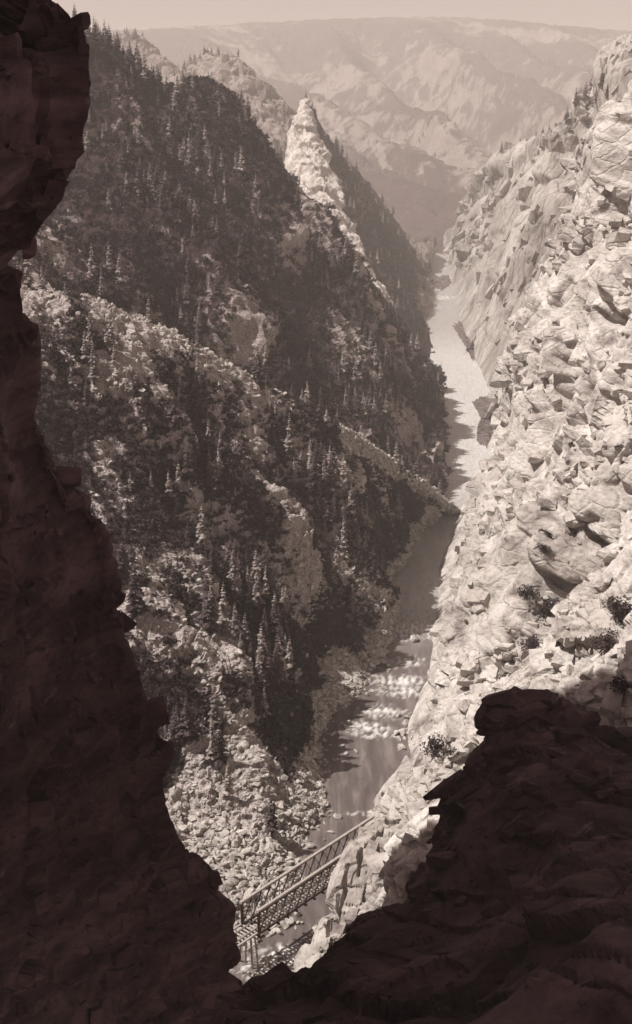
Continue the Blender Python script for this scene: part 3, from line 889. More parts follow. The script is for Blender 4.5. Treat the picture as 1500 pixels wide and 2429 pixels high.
# ------------------------------------------------------------------ timber truss bridge
DECK = 8.0
A1 = Vector(R(575, 2193, DECK))
B1 = Vector(R(885, 1986, DECK))
C1 = Vector(R(603, 2213, DECK))
along = (B1 - A1).normalized()
side = Vector((along.y, -along.x, 0))
WID = 4.3
HT = 4.9
NP = 17
PAN = (B1 - A1).length / 15.3
ORGB = A1.copy()
bridge = link('truss_bridge', None, label='timber truss railway bridge spanning the river at the foot of the gorge', category='bridge')
bridge.location = ORGB
top_z = Vector((0, 0, HT))
for sgn in (0, 1):
    o0 = A1 + side * (WID * sgn)
    e = o0 + along * (PAN * NP)
    nm = Vector((0, 0, 0))
    beam('top_chord', o0 + top_z - along * 0.4, e + top_z + along * 0.4, 0.62, 0.5, M['timber'], bridge, ORGB)
    beam('bottom_chord', o0 - along * 0.4, e + along * 0.4, 0.42, 0.55, M['timber_dark'], bridge, ORGB)
    beam('end_post', o0 - Vector((0, 0, 1.2)), o0 + top_z, 0.55, 0.6, M['timber_dark'], bridge, ORGB)
    beam('end_post', e - Vector((0, 0, 1.2)), e + top_z, 0.55, 0.6, M['timber_dark'], bridge, ORGB)
    for k in range(1, NP):
        q = o0 + along * (PAN * k)
        beam('tie_rod', q + Vector((0, 0, 0.2)) , q + top_z - Vector((0, 0, 0.2)), 0.16, 0.16, M['rod'], bridge, ORGB)
    for k in range(NP):
        q, r = o0 + along * (PAN * k), o0 + along * (PAN * (k + 1))
        lo, hi = Vector((0, 0, 0.3)), top_z - Vector((0, 0, 0.3))
        off = side * 0.13
        beam('brace', q + lo + off, r + hi + off, 0.2, 0.3, M['timber_dark'], bridge, ORGB)
        beam('brace', q + hi - off, r + lo - off, 0.13, 0.16, M['rod'], bridge, ORGB)
for k in range(NP + 1):
    q = A1 + along * (PAN * k) - Vector((0, 0, 0.5))
    beam('floor_beam', q - side * 0.5, q + side * (WID + 0.5), 0.35, 0.4, M['timber_dark'], bridge, ORGB)
for f in (0.28, 0.72):
    q = A1 + side * (WID * f) - along * 6.5
    beam('stringer', q - Vector((0, 0, 0.12)), q - Vector((0, 0, 0.12)) + along * (PAN * NP + 12), 0.3, 0.34, M['timber_dark'], bridge, ORGB)
    beam('rail', q + Vector((0, 0, 0.36)), q + Vector((0, 0, 0.36)) + along * (PAN * NP + 12), 0.14, 0.16, M['rail'], bridge, ORGB)
nt = int((PAN * NP + 11) / 0.85)
for k in range(nt):
    q = A1 - along * 6.2 + along * (0.85 * k) + Vector((0, 0, 0.16))
    ext = 0.0
    beam('railway_tie', q + side * (WID * 0.12 + random.uniform(-.1, .1)), q + side * (WID * 0.88 + random.uniform(-.1, .1)), 0.34, 0.2, M['timber'], bridge, ORGB)
for f in (0.02, 0.98):
    q = A1 + side * (WID * f) - along * 6.4 + Vector((0, 0, 0.3))
    beam('guard_timber', q, q + along * 6.0, 0.4, 0.3, M['timber'], bridge, ORGB)
for f in (0.1, 0.36, 0.64, 0.9):
    q = A1 + side * (WID * f) - along * 0.6 - Vector((0, 0, 0.8))
    beam('trestle_leg', q + side * ((f - .5) * 2.4) - Vector((0, 0, 9.5)), q, 0.36, 0.36, M['timber'], bridge, ORGB)
q = A1 - along * 0.6 - Vector((0, 0, 0.75))
beam('trestle_cap', q - side * 0.7, q + side * (WID + 0.7), 0.42, 0.4, M['timber'], bridge, ORGB)
q = q - Vector((0, 0, 4))
beam('trestle_brace', q - side * 0.9 - Vector((0, 0, 2.6)), q + side * (WID + 0.4) + Vector((0, 0, 2.2)), 0.12, 0.3, M['timber'], bridge, ORGB)

# ------------------------------------------------------------------ plant and stone models
def tri_mesh(name, V, F):
    me = bpy.data.meshes.new(name)
    me.from_pydata([tuple(v) for v in V], [], F)
    me.update()
    return me
def conifer(seed, w, bare=0.1, levels=17, gaps=0.15, pale=False):
    r = random.Random(seed)
    V, F = [], []
    n = 6
    for j, (z, rad) in enumerate(((-0.04, 0.017), (0.3, 0.012), (0.65, 0.007), (1.0, 0.001))):
        for k in range(n):
            a = 2 * math.pi * k / n
            V.append((rad * math.cos(a), rad * math.sin(a), z))
    for j in range(3):
        for k in range(n):
            F.append((j * n + k, j * n + (k + 1) % n, (j + 1) * n + (k + 1) % n, (j + 1) * n + k))
    trunk = tri_mesh('trunk', V, F)
    V, F = [], []
    for L in range(levels):
        z = bare + (0.985 - bare) * (L / (levels - 1)) ** 0.92
        rad = w * (1 - z) ** 0.8 * r.uniform(0.75, 1.15) + 0.012
        if z < bare + 0.1:
            rad *= 0.75
        nb = 7 if z < 0.7 else 5
        a0 = r.uniform(0, 6.28)
        for k in range(nb):
            if r.random() < gaps:
                continue
            a = a0 + 2 * math.pi * k / nb + r.uniform(-.3, .3)
            R1 = rad * r.uniform(0.65, 1.2)
            dr = r.uniform(0.15, 0.42)
            ca, sa = math.cos(a), math.sin(a)
            def pt(rr, ss, zz):
                return (ca * rr - sa * ss, sa * rr + ca * ss, zz)
            wd = R1 * r.uniform(0.28, 0.42)
            b = len(V)
            V += [pt(0.004, 0, z + R1 * 0.12), pt(R1 * .5, wd, z - dr * R1 * .6), pt(R1 * .55, 0, z + 0.02 * R1), pt(R1 * .5, -wd, z - dr * R1 * .6), pt(R1, 0, z - dr * R1),
                  pt(R1 * .85, wd * .55, z - dr * R1 * 1.25), pt(R1 * .85, -wd * .55, z - dr * R1 * 1.25)]
            F += [(b, b + 1, b + 2), (b, b + 2, b + 3), (b + 2, b + 5, b + 4), (b + 2, b + 4, b + 6), (b + 1, b + 5, b + 2), (b + 3, b + 2, b + 6)]
    crown = tri_mesh('crown', V, F)
    trunk.materials.append(M['bark'])
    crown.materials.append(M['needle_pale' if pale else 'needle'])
    return trunk, crown
CON = [conifer(*k) for k in ((1, .19, .08, 18, .10, True), (2, .24, .06, 16, .12), (3, .16, .12, 19, .15, True), (4, .28, .1, 14, .2), (5, .21, .2, 15, .2))]
def shrub(seed, n, leaf, flat=0.75, twigs=7):
    r = random.Random(seed)
    V, F = [], []
    TV, TF = [], []
    ends = []
    for k in range(twigs):
        a, e = r.uniform(0, 6.28), r.uniform(0.35, 1.4)
        L = r.uniform(0.7, 1.0)
        tip = Vector((math.cos(a) * math.cos(e) * L, math.sin(a) * math.cos(e) * L, math.sin(e) * L * flat * 1.2))
        kink = tip * 0.5 + Vector((r.uniform(-.1, .1), r.uniform(-.1, .1), r.uniform(0, .1)))
        ends += [kink, tip, tip * 0.8]
        for p, q, ra, rb in ((Vector((0, 0, -0.12)), kink, .03, .02), (kink, tip, .02, .006)):
            d = (q - p).normalized()
            x = d.orthogonal().normalized()
            y = d.cross(x)
            b = len(TV)
            for c, rad in ((p, ra), (q, rb)):
                for j in range(4):
                    TV.append(c + (x * math.cos(j * 1.5708) + y * math.sin(j * 1.5708)) * rad)
            TF += [(b + j, b + (j + 1) % 4, b + 4 + (j + 1) % 4, b + 4 + j) for j in range(4)]
    for k in range(n):
        c = r.choice(ends)
        while True:
            o = Vector((r.uniform(-1, 1), r.uniform(-1, 1), r.uniform(-1, 1)))
            if o.length < 1:
                break
        c = c + o * 0.32
        c.z = max(c.z, 0.02)
        x = Vector((r.gauss(0, 1), r.gauss(0, 1), r.gauss(0, 1))).normalized()
        y = x.orthogonal().normalized()
        s = leaf * r.uniform(0.6, 1.4)
        b = len(V)
        V += [c - x * s, c + y * s * .55, c + x * s, c - y * s * .55]
        F += [(b, b + 1, b + 2, b + 3)]
    leaves = tri_mesh('leaves', V, F)
    leaves.materials.append(M['leaf'])
    tw = tri_mesh('stems', TV, TF)
    tw.materials.append(M['bark'])
    return tw, leaves
def boulder(seed, sub=2, sx=1, sy=1, sz=.75):
    bm = bmesh.new()
    bmesh.ops.create_icosphere(bm, subdivisions=sub, radius=1)
    r = random.Random(seed)
    pl = []
    for k in range(8):
        n = Vector((r.gauss(0, 1), r.gauss(0, 1), r.gauss(0, 1))).normalized()
        pl.append((n, r.uniform(0.35, 0.72)))
    for v in bm.verts:
        for n, dd in pl:
            e = v.co.dot(n) - dd
            if e > 0:
                v.co -= n * e
        v.co += Vector((r.uniform(-.02, .02), r.uniform(-.02, .02), r.uniform(-.02, .02)))
        v.co = Vector((v.co.x * sx, v.co.y * sy, v.co.z * sz))
    me = bpy.data.meshes.new('boulder')
    bm.to_mesh(me)
    bm.free()
    me.materials.append(M['scree'])
    return me
BOULD = [boulder(s, 2, sx, sy, sz) for s, sx, sy, sz in ((1, 1, .8, .6), (2, .8, 1, .7), (3, 1.2, .7, .55), (4, 1, 1, .85), (5, .7, 1.2, .5), (6, .9, .9, .6))]
PEB = [boulder(s + 20, 1, 1, .85, .6) for s in range(4)]

def block(seed, mat):
    """angular joint block: a box with uneven faces and broken corners"""
    r = random.Random(seed)
    bm = bmesh.new()
    bmesh.ops.create_cube(bm, size=2.0)
    for k in range(9):
        if k < 5:
            n = Vector((r.choice((-1, 1)) * r.uniform(.2, 1), r.choice((-1, 1)) * r.uniform(.2, 1), r.choice((-1, 1)) * r.uniform(.2, 1))).normalized()
            dd = r.uniform(0.85, 1.2)
        else:
            n = Vector((r.gauss(0, .16), r.gauss(0, .16), r.gauss(0, .16)))
            n[r.randrange(3)] += r.choice((-1, 1))
            n.normalize()
            dd = r.uniform(0.72, 0.95)
        g = bm.verts[:] + bm.edges[:] + bm.faces[:]
        res = bmesh.ops.bisect_plane(bm, geom=g, plane_co=n * dd, plane_no=n, clear_outer=True)
        ed = [e for e in res['geom_cut'] if isinstance(e, bmesh.types.BMEdge)]
        if ed:
            bmesh.ops.edgeloop_fill(bm, edges=ed)
    bmesh.ops.recalc_face_normals(bm, faces=bm.faces[:])
    me = bpy.data.meshes.new('rock_block')
    bm.to_mesh(me)
    bm.free()
    me.materials.append(mat)
    return me

# ------------------------------------------------------------------ scattered cover that nobody could count, as instances
def hidden_collection(name, meshes):
    c = bpy.data.collections.new(name)
    for k, me in enumerate(meshes):
        o = bpy.data.objects.new('%s_%02d' % (name, k), me)
        c.objects.link(o)
    return c
def joined(a, b):
    bm = bmesh.new()
    bm.from_mesh(a)
    n = len(bm.faces)
    bm.from_mesh(b)
    bm.faces.ensure_lookup_table()
    for f in bm.faces[n:]:
        f.material_index = 1
    me = bpy.data.meshes.new('joined')
    bm.to_mesh(me)
    bm.free()
    me.materials.append(a.materials[0])
    me.materials.append(b.materials[0])
    return me
def scatter(name, pts, scl, rot, coll, label, category):
    me = bpy.data.meshes.new(name)
    me.vertices.add(len(pts))
    me.vertices.foreach_set('co', np.asarray(pts, np.float32).reshape(-1))
    a = me.attributes.new('scl', 'FLOAT_VECTOR', 'POINT')
    a.data.foreach_set('vector', np.asarray(scl, np.float32).reshape(-1))
    a = me.attributes.new('rot', 'FLOAT_VECTOR', 'POINT')
    a.data.foreach_set('vector', np.asarray(rot, np.float32).reshape(-1))
    a = me.attributes.new('pick', 'INT', 'POINT')
    a.data.foreach_set('value', RNG.integers(0, 100, len(pts)).astype(np.int32))
    me.update()
    o = link(name, me, kind='stuff', label=label, category=category)
    g = bpy.data.node_groups.new(name, 'GeometryNodeTree')
    g.interface.new_socket('Geometry', in_out='INPUT', socket_type='NodeSocketGeometry')
    g.interface.new_socket('Geometry', in_out='OUTPUT', socket_type='NodeSocketGeometry')
    gi, go = g.nodes.new('NodeGroupInput'), g.nodes.new('NodeGroupOutput')
    ip = g.nodes.new('GeometryNodeInstanceOnPoints')
    ci = g.nodes.new('GeometryNodeCollectionInfo')
    ci.inputs['Collection'].default_value = coll
    ci.inputs['Separate Children'].default_value = True
    ci.inputs['Reset Children'].default_value = True
    def na(nm, ty):
        n = g.nodes.new('GeometryNodeInputNamedAttribute')
        n.data_type = ty
        n.inputs['Name'].default_value = nm
        return n.outputs['Attribute']
    g.links.new(gi.outputs[0], ip.inputs['Points'])
    g.links.new(ci.outputs[0], ip.inputs['Instance'])
    ip.inputs['Pick Instance'].default_value = True
    g.links.new(na('pick', 'INT'), ip.inputs['Instance Index'])
    g.links.new(na('rot', 'FLOAT_VECTOR'), ip.inputs['Rotation'])
    g.links.new(na('scl', 'FLOAT_VECTOR'), ip.inputs['Scale'])
    g.links.new(ip.outputs[0], go.inputs[0])
    md = o.modifiers.new('scatter', 'NODES')
    md.node_group = g
    return o
def sample(patch, n, dens, seed):
    P, N, at = PATCH[patch]
    du = np.linalg.norm(np.gradient(P, axis=1), axis=2)
    dv = np.linalg.norm(np.gradient(P, axis=0), axis=2)
    p, nn = P.reshape(-1, 3), N.reshape(-1, 3)
    x, y, f = project(p)
    inside = (x > -60) & (x < 1560) & (y > -60) & (y < 2480) & (p[:, 2] > 0.3)
    face = (nn * (np.array((0, 0, CAM_H)) - p)).sum(1) > -0.15 * f
    w = (du * dv).reshape(-1) * np.clip(dens(p, nn, at), 0, None) * inside * face
    rg = np.random.default_rng(seed)
    k = rg.choice(len(p), n, p=w / w.sum())
    q = p[k] + rg.uniform(-.5, .5, (n, 3)) * np.stack((du.reshape(-1)[k],) * 3, 1) * np.array((1, 1, 0))
    return q, nn[k], rg
def zrot(rg, n, tilt=0.0):
    return np.stack((rg.normal(0, tilt + 1e-6, n), rg.normal(0, tilt + 1e-6, n), rg.uniform(0, 6.28, n)), 1)

BRUSH = hidden_collection('brush_model', [joined(*shrub(s, 70, .17, .7, 4)) for s in (31, 32, 33, 34)])
STONES = hidden_collection('stone_model', PEB)
q, nn, rg = sample('talus_slope', 22000, lambda p, n, a: np.clip(a['veg'].reshape(-1) - 0.3, 0, 1) ** 1.2 * sstep(4, 9, p[:, 2]), 1)
s = rg.uniform(0.7, 2.0, len(q)) * (0.7 + 0.6 * rg.random(len(q)) ** 3)
scatter('brush', q - np.array((0, 0, .1)), np.stack((s, s, s * rg.uniform(.7, 1.2, len(q))), 1), zrot(rg, len(q), .15), BRUSH, 'low dark brush covering the near scree slope', 'brush')
q, nn, rg = sample('wooded_slope', 12000, lambda p, n, a: np.clip(a['veg'].reshape(-1) - 0.2, 0, 1), 2)
s = rg.uniform(1.2, 3.2, len(q))
scatter('brush', q - np.array((0, 0, .2)), np.stack((s, s, s), 1), zrot(rg, len(q), .15), BRUSH, 'dark brush matted over the wooded slope', 'brush')
q, nn, rg = sample('talus_slope', 16000, lambda p, n, a: np.clip(0.75 - a['veg'].reshape(-1), 0, 1.2) ** 1.5, 3)
s = 0.25 + 1.35 * rg.random(len(q)) ** 3
scatter('scree', q, np.stack((s, s, s), 1), zrot(rg, len(q), .5), STONES, 'loose pale stones strewn over the near slope and banks', 'stones')

q, nn, rg = sample('talus_slope', 4600, lambda p, n, a: sstep(7, 3, p[:, 2]), 5)
s = 0.4 + 1.2 * rg.random(len(q)) ** 2
scatter('bank_stones', q, np.stack((s, s * rg.uniform(.7, 1.2, len(q)), s * .8), 1), zrot(rg, len(q), .4), STONES, 'pale stones lining the near bank of the river', 'stones')

# ------------------------------------------------------------------ joint blocks standing out of the cliffs
def blocks_on(patch, n, n_parts, size, dims, bed, along_, mat, sink, seed, dens=None, jitter=0.12):
    owner = bpy.data.objects[patch]
    models = [block(seed * 10 + k, mat) for k in range(7)]
    q, nn, rg = sample(patch, n, dens or (lambda p, n, a: np.ones(len(p))), seed)
    f = project(q)[2]
    s = size[0] + (size[1] - size[0]) * rg.random(n) ** 2.6
    s = s * np.clip(f / size[2], 0.5, 3)
    sc = np.stack([s * k * rg.uniform(.7, 1.35, n) for k in dims], 1)
    z = Vector(bed).normalized()
    x = Vector(along_)
    x = (x - z * x.dot(z)).normalized()
    base = Matrix((x, z.cross(x), z)).transposed()
    from mathutils import Euler
    rot = []
    for k in range(n):
        m = Euler((rg.normal(0, jitter), rg.normal(0, jitter), rg.normal(0, jitter * 2.2))).to_matrix() @ base
        rot.append(m.to_euler())
    rot = np.array(rot)
    pos = q - nn * (s * sink)[:, None]
    order_ = np.argsort(-s / f)
    for k in order_[:n_parts]:
        o = link('rock_block', models[int(rg.integers(0, 7))], None, owner)
        o.location, o.rotation_euler, o.scale = pos[k], rot[k], sc[k]
    r = order_[n_parts:]
    st = scatter('rock_blocks', pos[r], sc[r], rot[r], hidden_collection('block_model_' + patch, models), 'angular joint blocks breaking the rock face', 'rock')
    del st['label'], st['category']
    st.parent = owner
facing = lambda p, n, a: sstep(0.3, 0.55, (n * (np.array((0, 0, CAM_H)) - p)).sum(1) / np.linalg.norm(p - np.array((0, 0, CAM_H)), axis=1))
blocks_on('sunlit_cliff', 4200, 250, (0.4, 1.9, 260), (2.1, 1.2, 0.6), (0.05, -0.32, 0.95), (0.2, 0.95, 0.3), M['sunlit'], 0.5, 61, lambda p, n, a: sstep(4, 14, p[:, 2]) * (0.03 + sstep(0.0, 0.45, fbm(p / 24, 3, 331))) / np.maximum(p[:, 1], 90) ** 1.2, 0.2)
blocks_on('distant_cliff', 900, 0, (1.6, 4.2, 900), (0.9, 1.3, 1.6), (0.3, -0.2, 0.9), (0.2, 0.95, 0.3), M['distant'], 0.6, 62, lambda p, n, a: sstep(10, 40, p[:, 2]) * (0.05 + sstep(0.0, 0.4, fbm(p / 80, 3, 335))), 0.25)
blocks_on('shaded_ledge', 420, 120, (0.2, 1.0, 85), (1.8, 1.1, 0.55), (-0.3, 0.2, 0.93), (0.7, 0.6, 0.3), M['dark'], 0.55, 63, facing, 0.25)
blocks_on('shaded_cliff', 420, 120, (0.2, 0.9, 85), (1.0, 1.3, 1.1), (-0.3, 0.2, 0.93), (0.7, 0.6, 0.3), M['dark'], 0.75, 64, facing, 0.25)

# ------------------------------------------------------------------ conifers
cand = []                                    # (point, height, patch)
def add_trees(patch, n, dens, h0, h1, seed):
    q, nn, rg = sample(patch, n, dens, seed)
    h = h0 + (h1 - h0) * rg.random(n) ** 1.6
    for a, b in zip(q, h):
        cand.append((a, b, patch))
clump = lambda p, sc, s: np.clip(fbm(p / sc, 3, s) + 0.12, 0, 1) ** 1.3
add_trees('talus_slope', 330, lambda p, n, a: clump(p, 26, 901) * np.clip(a['veg'].reshape(-1), 0, 1) * sstep(8, 22, p[:, 2]), 5.5, 14, 21)
add_trees('wooded_slope', 1300, lambda p, n, a: clump(p, 60, 903) ** 1.5 * np.clip(a['veg'].reshape(-1) + .1, 0, 1), 5, 13, 22)
add_trees('hazy_ridge', 1200, lambda p, n, a: clump(p, 110, 905) * np.clip(a['veg'].reshape(-1), 0, 1), 7, 14, 23)
add_trees('far_mountain', 1300, lambda p, n, a: clump(p, 260, 907) * np.clip(a['veg'].reshape(-1), 0, 1) * sstep(560, 450, p[:, 2]), 8, 17, 24)
add_trees('rock_fin', 150, lambda p, n, a: np.clip(a['veg'].reshape(-1) - .3, 0, 1), 8, 16, 25)
add_trees('distant_cliff', 130, lambda p, n, a: sstep(95, 150, p[:, 2]) * sstep(.25, .7, n[:, 2]), 6, 13, 26)
seen = []
for p, h, pa in cand:
    x, y, f = project(p)
    seen.append(h / f * FOC if (0 < x < W_PX and 0 < y < H_PX and visible(p + np.array((0, 0, h * .75)))) else 0)
NAMED = [  # foot in the photo (x, y), height in photo pixels, model, label
    (983, 1170, 108, 1, 'lone pale conifer leaning at the lower end of the near spur'),
    (945, 1235, 80, 0, 'conifer just below the lone leaning conifer near the river'),
    (285, 672, 78, 0, 'pale narrow conifer at the lower end of the upper sunlit clump'),
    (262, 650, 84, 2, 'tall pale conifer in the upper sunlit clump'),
    (220, 665, 90, 0, 'broad conifer at the upper end of the sunlit clump'),
    (245, 700, 70, 2, 'small conifer below the upper sunlit clump'),
    (448, 728, 84, 1, 'dark broad conifer, tallest of the group above the near spur'),
    (430, 770, 48, 0, 'small pale conifer in front of the tall dark conifer above the spur'),
    (388, 745, 62, 1, 'conifer on the upper side of the tall dark conifer above the spur'),
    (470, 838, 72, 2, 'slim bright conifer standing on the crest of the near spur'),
    (459, 856, 56, 0, 'bushy conifer at the foot of the slim bright conifer'),
    (517, 700, 58, 1, 'dark conifer on the wooded slope beyond the slim bright conifer'),
    (630, 860, 50, 0, 'single conifer above the middle of the near spur'),
    (535, 486, 44, 2, 'bright slim conifer, lower of the pair high on the wooded slope'),
    (513, 488, 44, 2, 'bright slim conifer, upper of the pair high on the wooded slope'),
    (776, 1012, 52, 0, 'conifer, first of the three at the bright end of the spur crest'),
    (800, 1012, 46, 2, 'conifer, middle of the three at the bright end of the spur crest'),
    (815, 1014, 44, 0, 'conifer, last of the three at the bright end of the spur crest'),
    (655, 1000, 66, 0, 'pale bushy conifer above the bright path-like crest of the spur'),
    (640, 985, 52, 2, 'small conifer next to the pale bushy conifer on the spur crest'),
    (688, 1075, 100, 2, 'tall thin conifer below the bright crest of the near spur'),
    (700, 1150, 70, 2, 'thin conifer at the foot of the tall thin conifer on the scree'),
    (838, 1120, 66, 1, 'dark conifer beneath the bright end of the spur crest'),
    (848, 1560, 150, 4, 'tall dark conifer standing by the river above the rapids'),
    (838, 1450, 70, 0, 'conifer behind the tall dark riverside conifer'),
    (522, 1815, 100, 1, 'conifer in the shaded hollow above the talus fan'),
    (540, 1890, 84, 0, 'bushy conifer at the upper edge of the talus fan'),
    (645, 1985, 110, 4, 'ragged dark conifer beside the talus fan near the bridge'),
    (1367, 252, 48, 1, 'dark conifer standing clear on the skyline of the distant cliff'),
    (1345, 292, 42, 3, 'dark bushy conifer on the step below the distant cliff skyline'),
    (1388, 240, 50, 1, 'dense dark conifer in the skyline clump of the distant cliff'),
    (1405, 222, 52, 3, 'broad dark conifer in the skyline clump of the distant cliff'),
    (1428, 205, 48, 1, 'dark conifer at the upper end of the skyline clump'),
    (1415, 245, 44, 3, 'dark conifer in a gully under the skyline clump'),
    (1440, 232, 40, 1, 'small dark conifer where the two sunlit cliffs meet'),
    (1148, 424, 26, 1, 'tiny conifer at the far end of the distant cliff top'),
    (1170, 408, 24, 3, 'tiny bushy conifer on the far part of the distant cliff top'),
    (402, 1170, 60, 0, 'conifer low on the mottled scree slope beside a pale outcrop'),
    (310, 1170, 56, 2, 'conifer high on the mottled scree slope near the shaded cliff')]
NT = 299 - len(NAMED)
order = sorted(range(len(cand)), key=lambda k: -seen[k])[:NT]
order = [k for k in order if seen[k] > 0]
chosen = set(order)
GRP = {'talus_slope': 'conifers on the near scree slope', 'wooded_slope': 'conifers on the wooded slope', 'hazy_ridge': 'conifers on the hazy ridge',
       'far_mountain': 'conifers on the far wall', 'rock_fin': 'conifers on the rock fin', 'distant_cliff': 'conifers on the distant cliff'}
LOOK = ('pale narrow', 'dark broad', 'pale thin', 'dark wide', 'dark bare-stemmed')
def tree_label(p, h, model, pa):
    x, y, f = project(p)
    size = 'tall ' if h / f * FOC > 60 else 'small ' if h / f * FOC < 42 else ''
    if pa == 'talus_slope':
        where = 'high on the near scree slope' if p[2] > 62 else 'midway up the near scree slope' if p[2] > 34 else 'low on the near scree slope'
    elif pa == 'wooded_slope':
        where = 'near the skyline of the dark wooded slope' if p[2] > 150 else 'in the middle of the dark wooded slope' if p[2] > 90 else 'in the lower woods of the dark wooded slope'
    else:
        where = {'hazy_ridge': 'on the hazy ridge behind the wooded slope', 'far_mountain': 'on the far hazy canyon wall', 'rock_fin': 'beside the pale rock fin', 'distant_cliff': 'on the distant sunlit cliff'}[pa]
    return size + LOOK[model] + ' conifer ' + where
def tree(p, h, model, label, group=None, lean=0.0, spin=None):
    e = link('conifer_tree', None, label=label, category='tree')
    if group:
        e['group'] = group
    e.location = Vector(p)
    e.rotation_euler = (random.uniform(-.03, .03), lean, random.uniform(0, 6.28) if spin is None else spin)
    e.scale = (h, h, h)
    link('trunk', CON[model][0], None, e)
    link('crown', CON[model][1], None, e)
for x, y, hp, mo, lab in NAMED:
    loc, nor, on = hit(x, y)
    if loc is None:
        continue
    f = project(np.array(loc))[2]
    h = hp * f / FOC / math.cos(math.atan2(CAM_H - loc.z, loc.y)) * 0.98
    tree(loc - Vector((0, 0, .2)), h, mo, lab, lean=0.12 if hp == 108 else random.uniform(-.03, .03), spin=0 if hp == 108 else None)
for k in order:
    p, h, pa = cand[k]
    mo = random.choice((0, 0, 1, 1, 2, 3, 4))
    tree(p - np.array((0, 0, .3)), h, mo, tree_label(p, h, mo, pa), GRP[pa])
FOREST = hidden_collection('conifer_model', [joined(*c) for c in CON])
rest = [k for k in range(len(cand)) if k not in chosen]
pts = np.array([cand[k][0] for k in rest])
hh = np.array([cand[k][1] for k in rest])
scatter('forest', pts - np.array((0, 0, .3)), np.stack((hh, hh, hh), 1), zrot(RNG, len(pts), .02), FOREST, 'distant woods thinly covering the far slopes', 'woods')

# ------------------------------------------------------------------ boulders
def rock(x, y, size, label, group=None, me=None, sink=0.25, mat=None):
    loc, nor, on = hit(x, y)
    if loc is None or on in ('shaded_cliff', 'shaded_ledge', 'truss_bridge'):
        return False
    o = link('boulder', me or random.choice(BOULD), None, label=label, category='boulder')
    if group:
        o['group'] = group
    o.location = loc + Vector((0, 0, size * sink * 0.5))
    o.rotation_euler = (random.uniform(-.4, .4), random.uniform(-.4, .4), random.uniform(0, 6.28))
    o.scale = (size, size, size)
    return True
def in_poly(x, y, poly):
    c = False
    for (a, b), (d, e) in zip(poly, poly[1:] + poly[:1]):
        if (b > y) != (e > y) and x < (d - a) * (y - b) / (e - b) + a:
            c = not c
    return c
SHAPE = ('slabby', 'blocky', 'long', 'chunky', 'thin', 'wedge-shaped')
def fill(poly, n, s0, s1, label, group, sink=0.25):
    xs, ys = [q[0] for q in poly], [q[1] for q in poly]
    k = tries = 0
    while k < n and tries < n * 30:
        tries += 1
        x, y = random.uniform(min(xs), max(xs)), random.uniform(min(ys), max(ys))
        if not in_poly(x, y, poly):
            continue
        s = s0 + (s1 - s0) * random.random() ** 2.2
        mo = random.randrange(len(BOULD))
        t = (s - s0) / (s1 - s0)
        lab = ('large ' if t > 0.45 else 'small ' if t < 0.12 else '') + SHAPE[mo] + ' ' + label
        if n > 100:
            lab += ', upper part' if y < 1990 else ', middle part' if y < 2060 else ', lower part'
        if rock(x, y, s, lab, group, BOULD[mo], sink=sink):
            k += 1
rock(801, 1940, 1.1, 'pale boulder standing alone in the water above the bridge', sink=.6)
rock(784, 1975, 0.9, 'smaller pale boulder in the water next to the bridge', sink=.6)
rock(770, 1994, 0.5, 'tiny pale stone in the water close to the bridge', sink=.6)
rock(900, 1895, 1.3, 'square pale boulder against the foot of the sunlit cliff', sink=.6)
rock(985, 1518, 2.2, 'flat pale boulder splitting the upper rapids', sink=.4)
rock(845, 1785, 1.0, 'pale boulder at the water edge below the rapids', sink=.6)
TAL = [(405, 1925), (450, 1905), (560, 1960), (650, 2010), (720, 2030), (660, 2090), (600, 2140), (560, 2140), (500, 2060), (450, 1990)]
fill(TAL, 190, 0.5, 1.7, 'pale angular boulder in the talus fan above the bridge', 'boulders of the talus fan')
fill([(755, 1730), (830, 1715), (825, 1800), (790, 1850), (745, 1850)], 34, 0.45, 1.3, 'pale boulder on the stony bank below the rapids', 'boulders on the bank below the rapids', .4)
fill([(700, 1880), (775, 1890), (785, 1935), (750, 1990), (700, 1960)], 26, 0.45, 1.4, 'pale boulder on the stony point upstream of the bridge', 'boulders on the stony point', .4)
fill([(885, 1420), (935, 1410), (935, 1490), (880, 1490)], 22, 0.6, 1.5, 'pale boulder on the stony bank beside the upper rapids', 'boulders beside the upper rapids', .4)
fill([(850, 1600), (925, 1570), (920, 1620), (870, 1660)], 22, 0.5, 1.4, 'pale boulder on the bank beside the lower rapids', 'boulders beside the lower rapids', .4)
fill([(610, 2215), (700, 2160), (720, 2190), (640, 2240)], 16, 0.6, 1.8, 'white boulder on the bank under the bridge', 'boulders under the bridge', .4)
fill([(556, 2310), (640, 2260), (650, 2300), (590, 2330)], 14, 0.5, 1.2, 'pale boulder on the shore downstream of the bridge', 'boulders downstream of the bridge', .4)
fill([(940, 1690), (1000, 1650), (1000, 1720), (950, 1790), (930, 1790)], 18, 0.6, 1.6, 'pale block at the foot of the sunlit cliff beside the rapids', 'blocks at the cliff foot', .4)

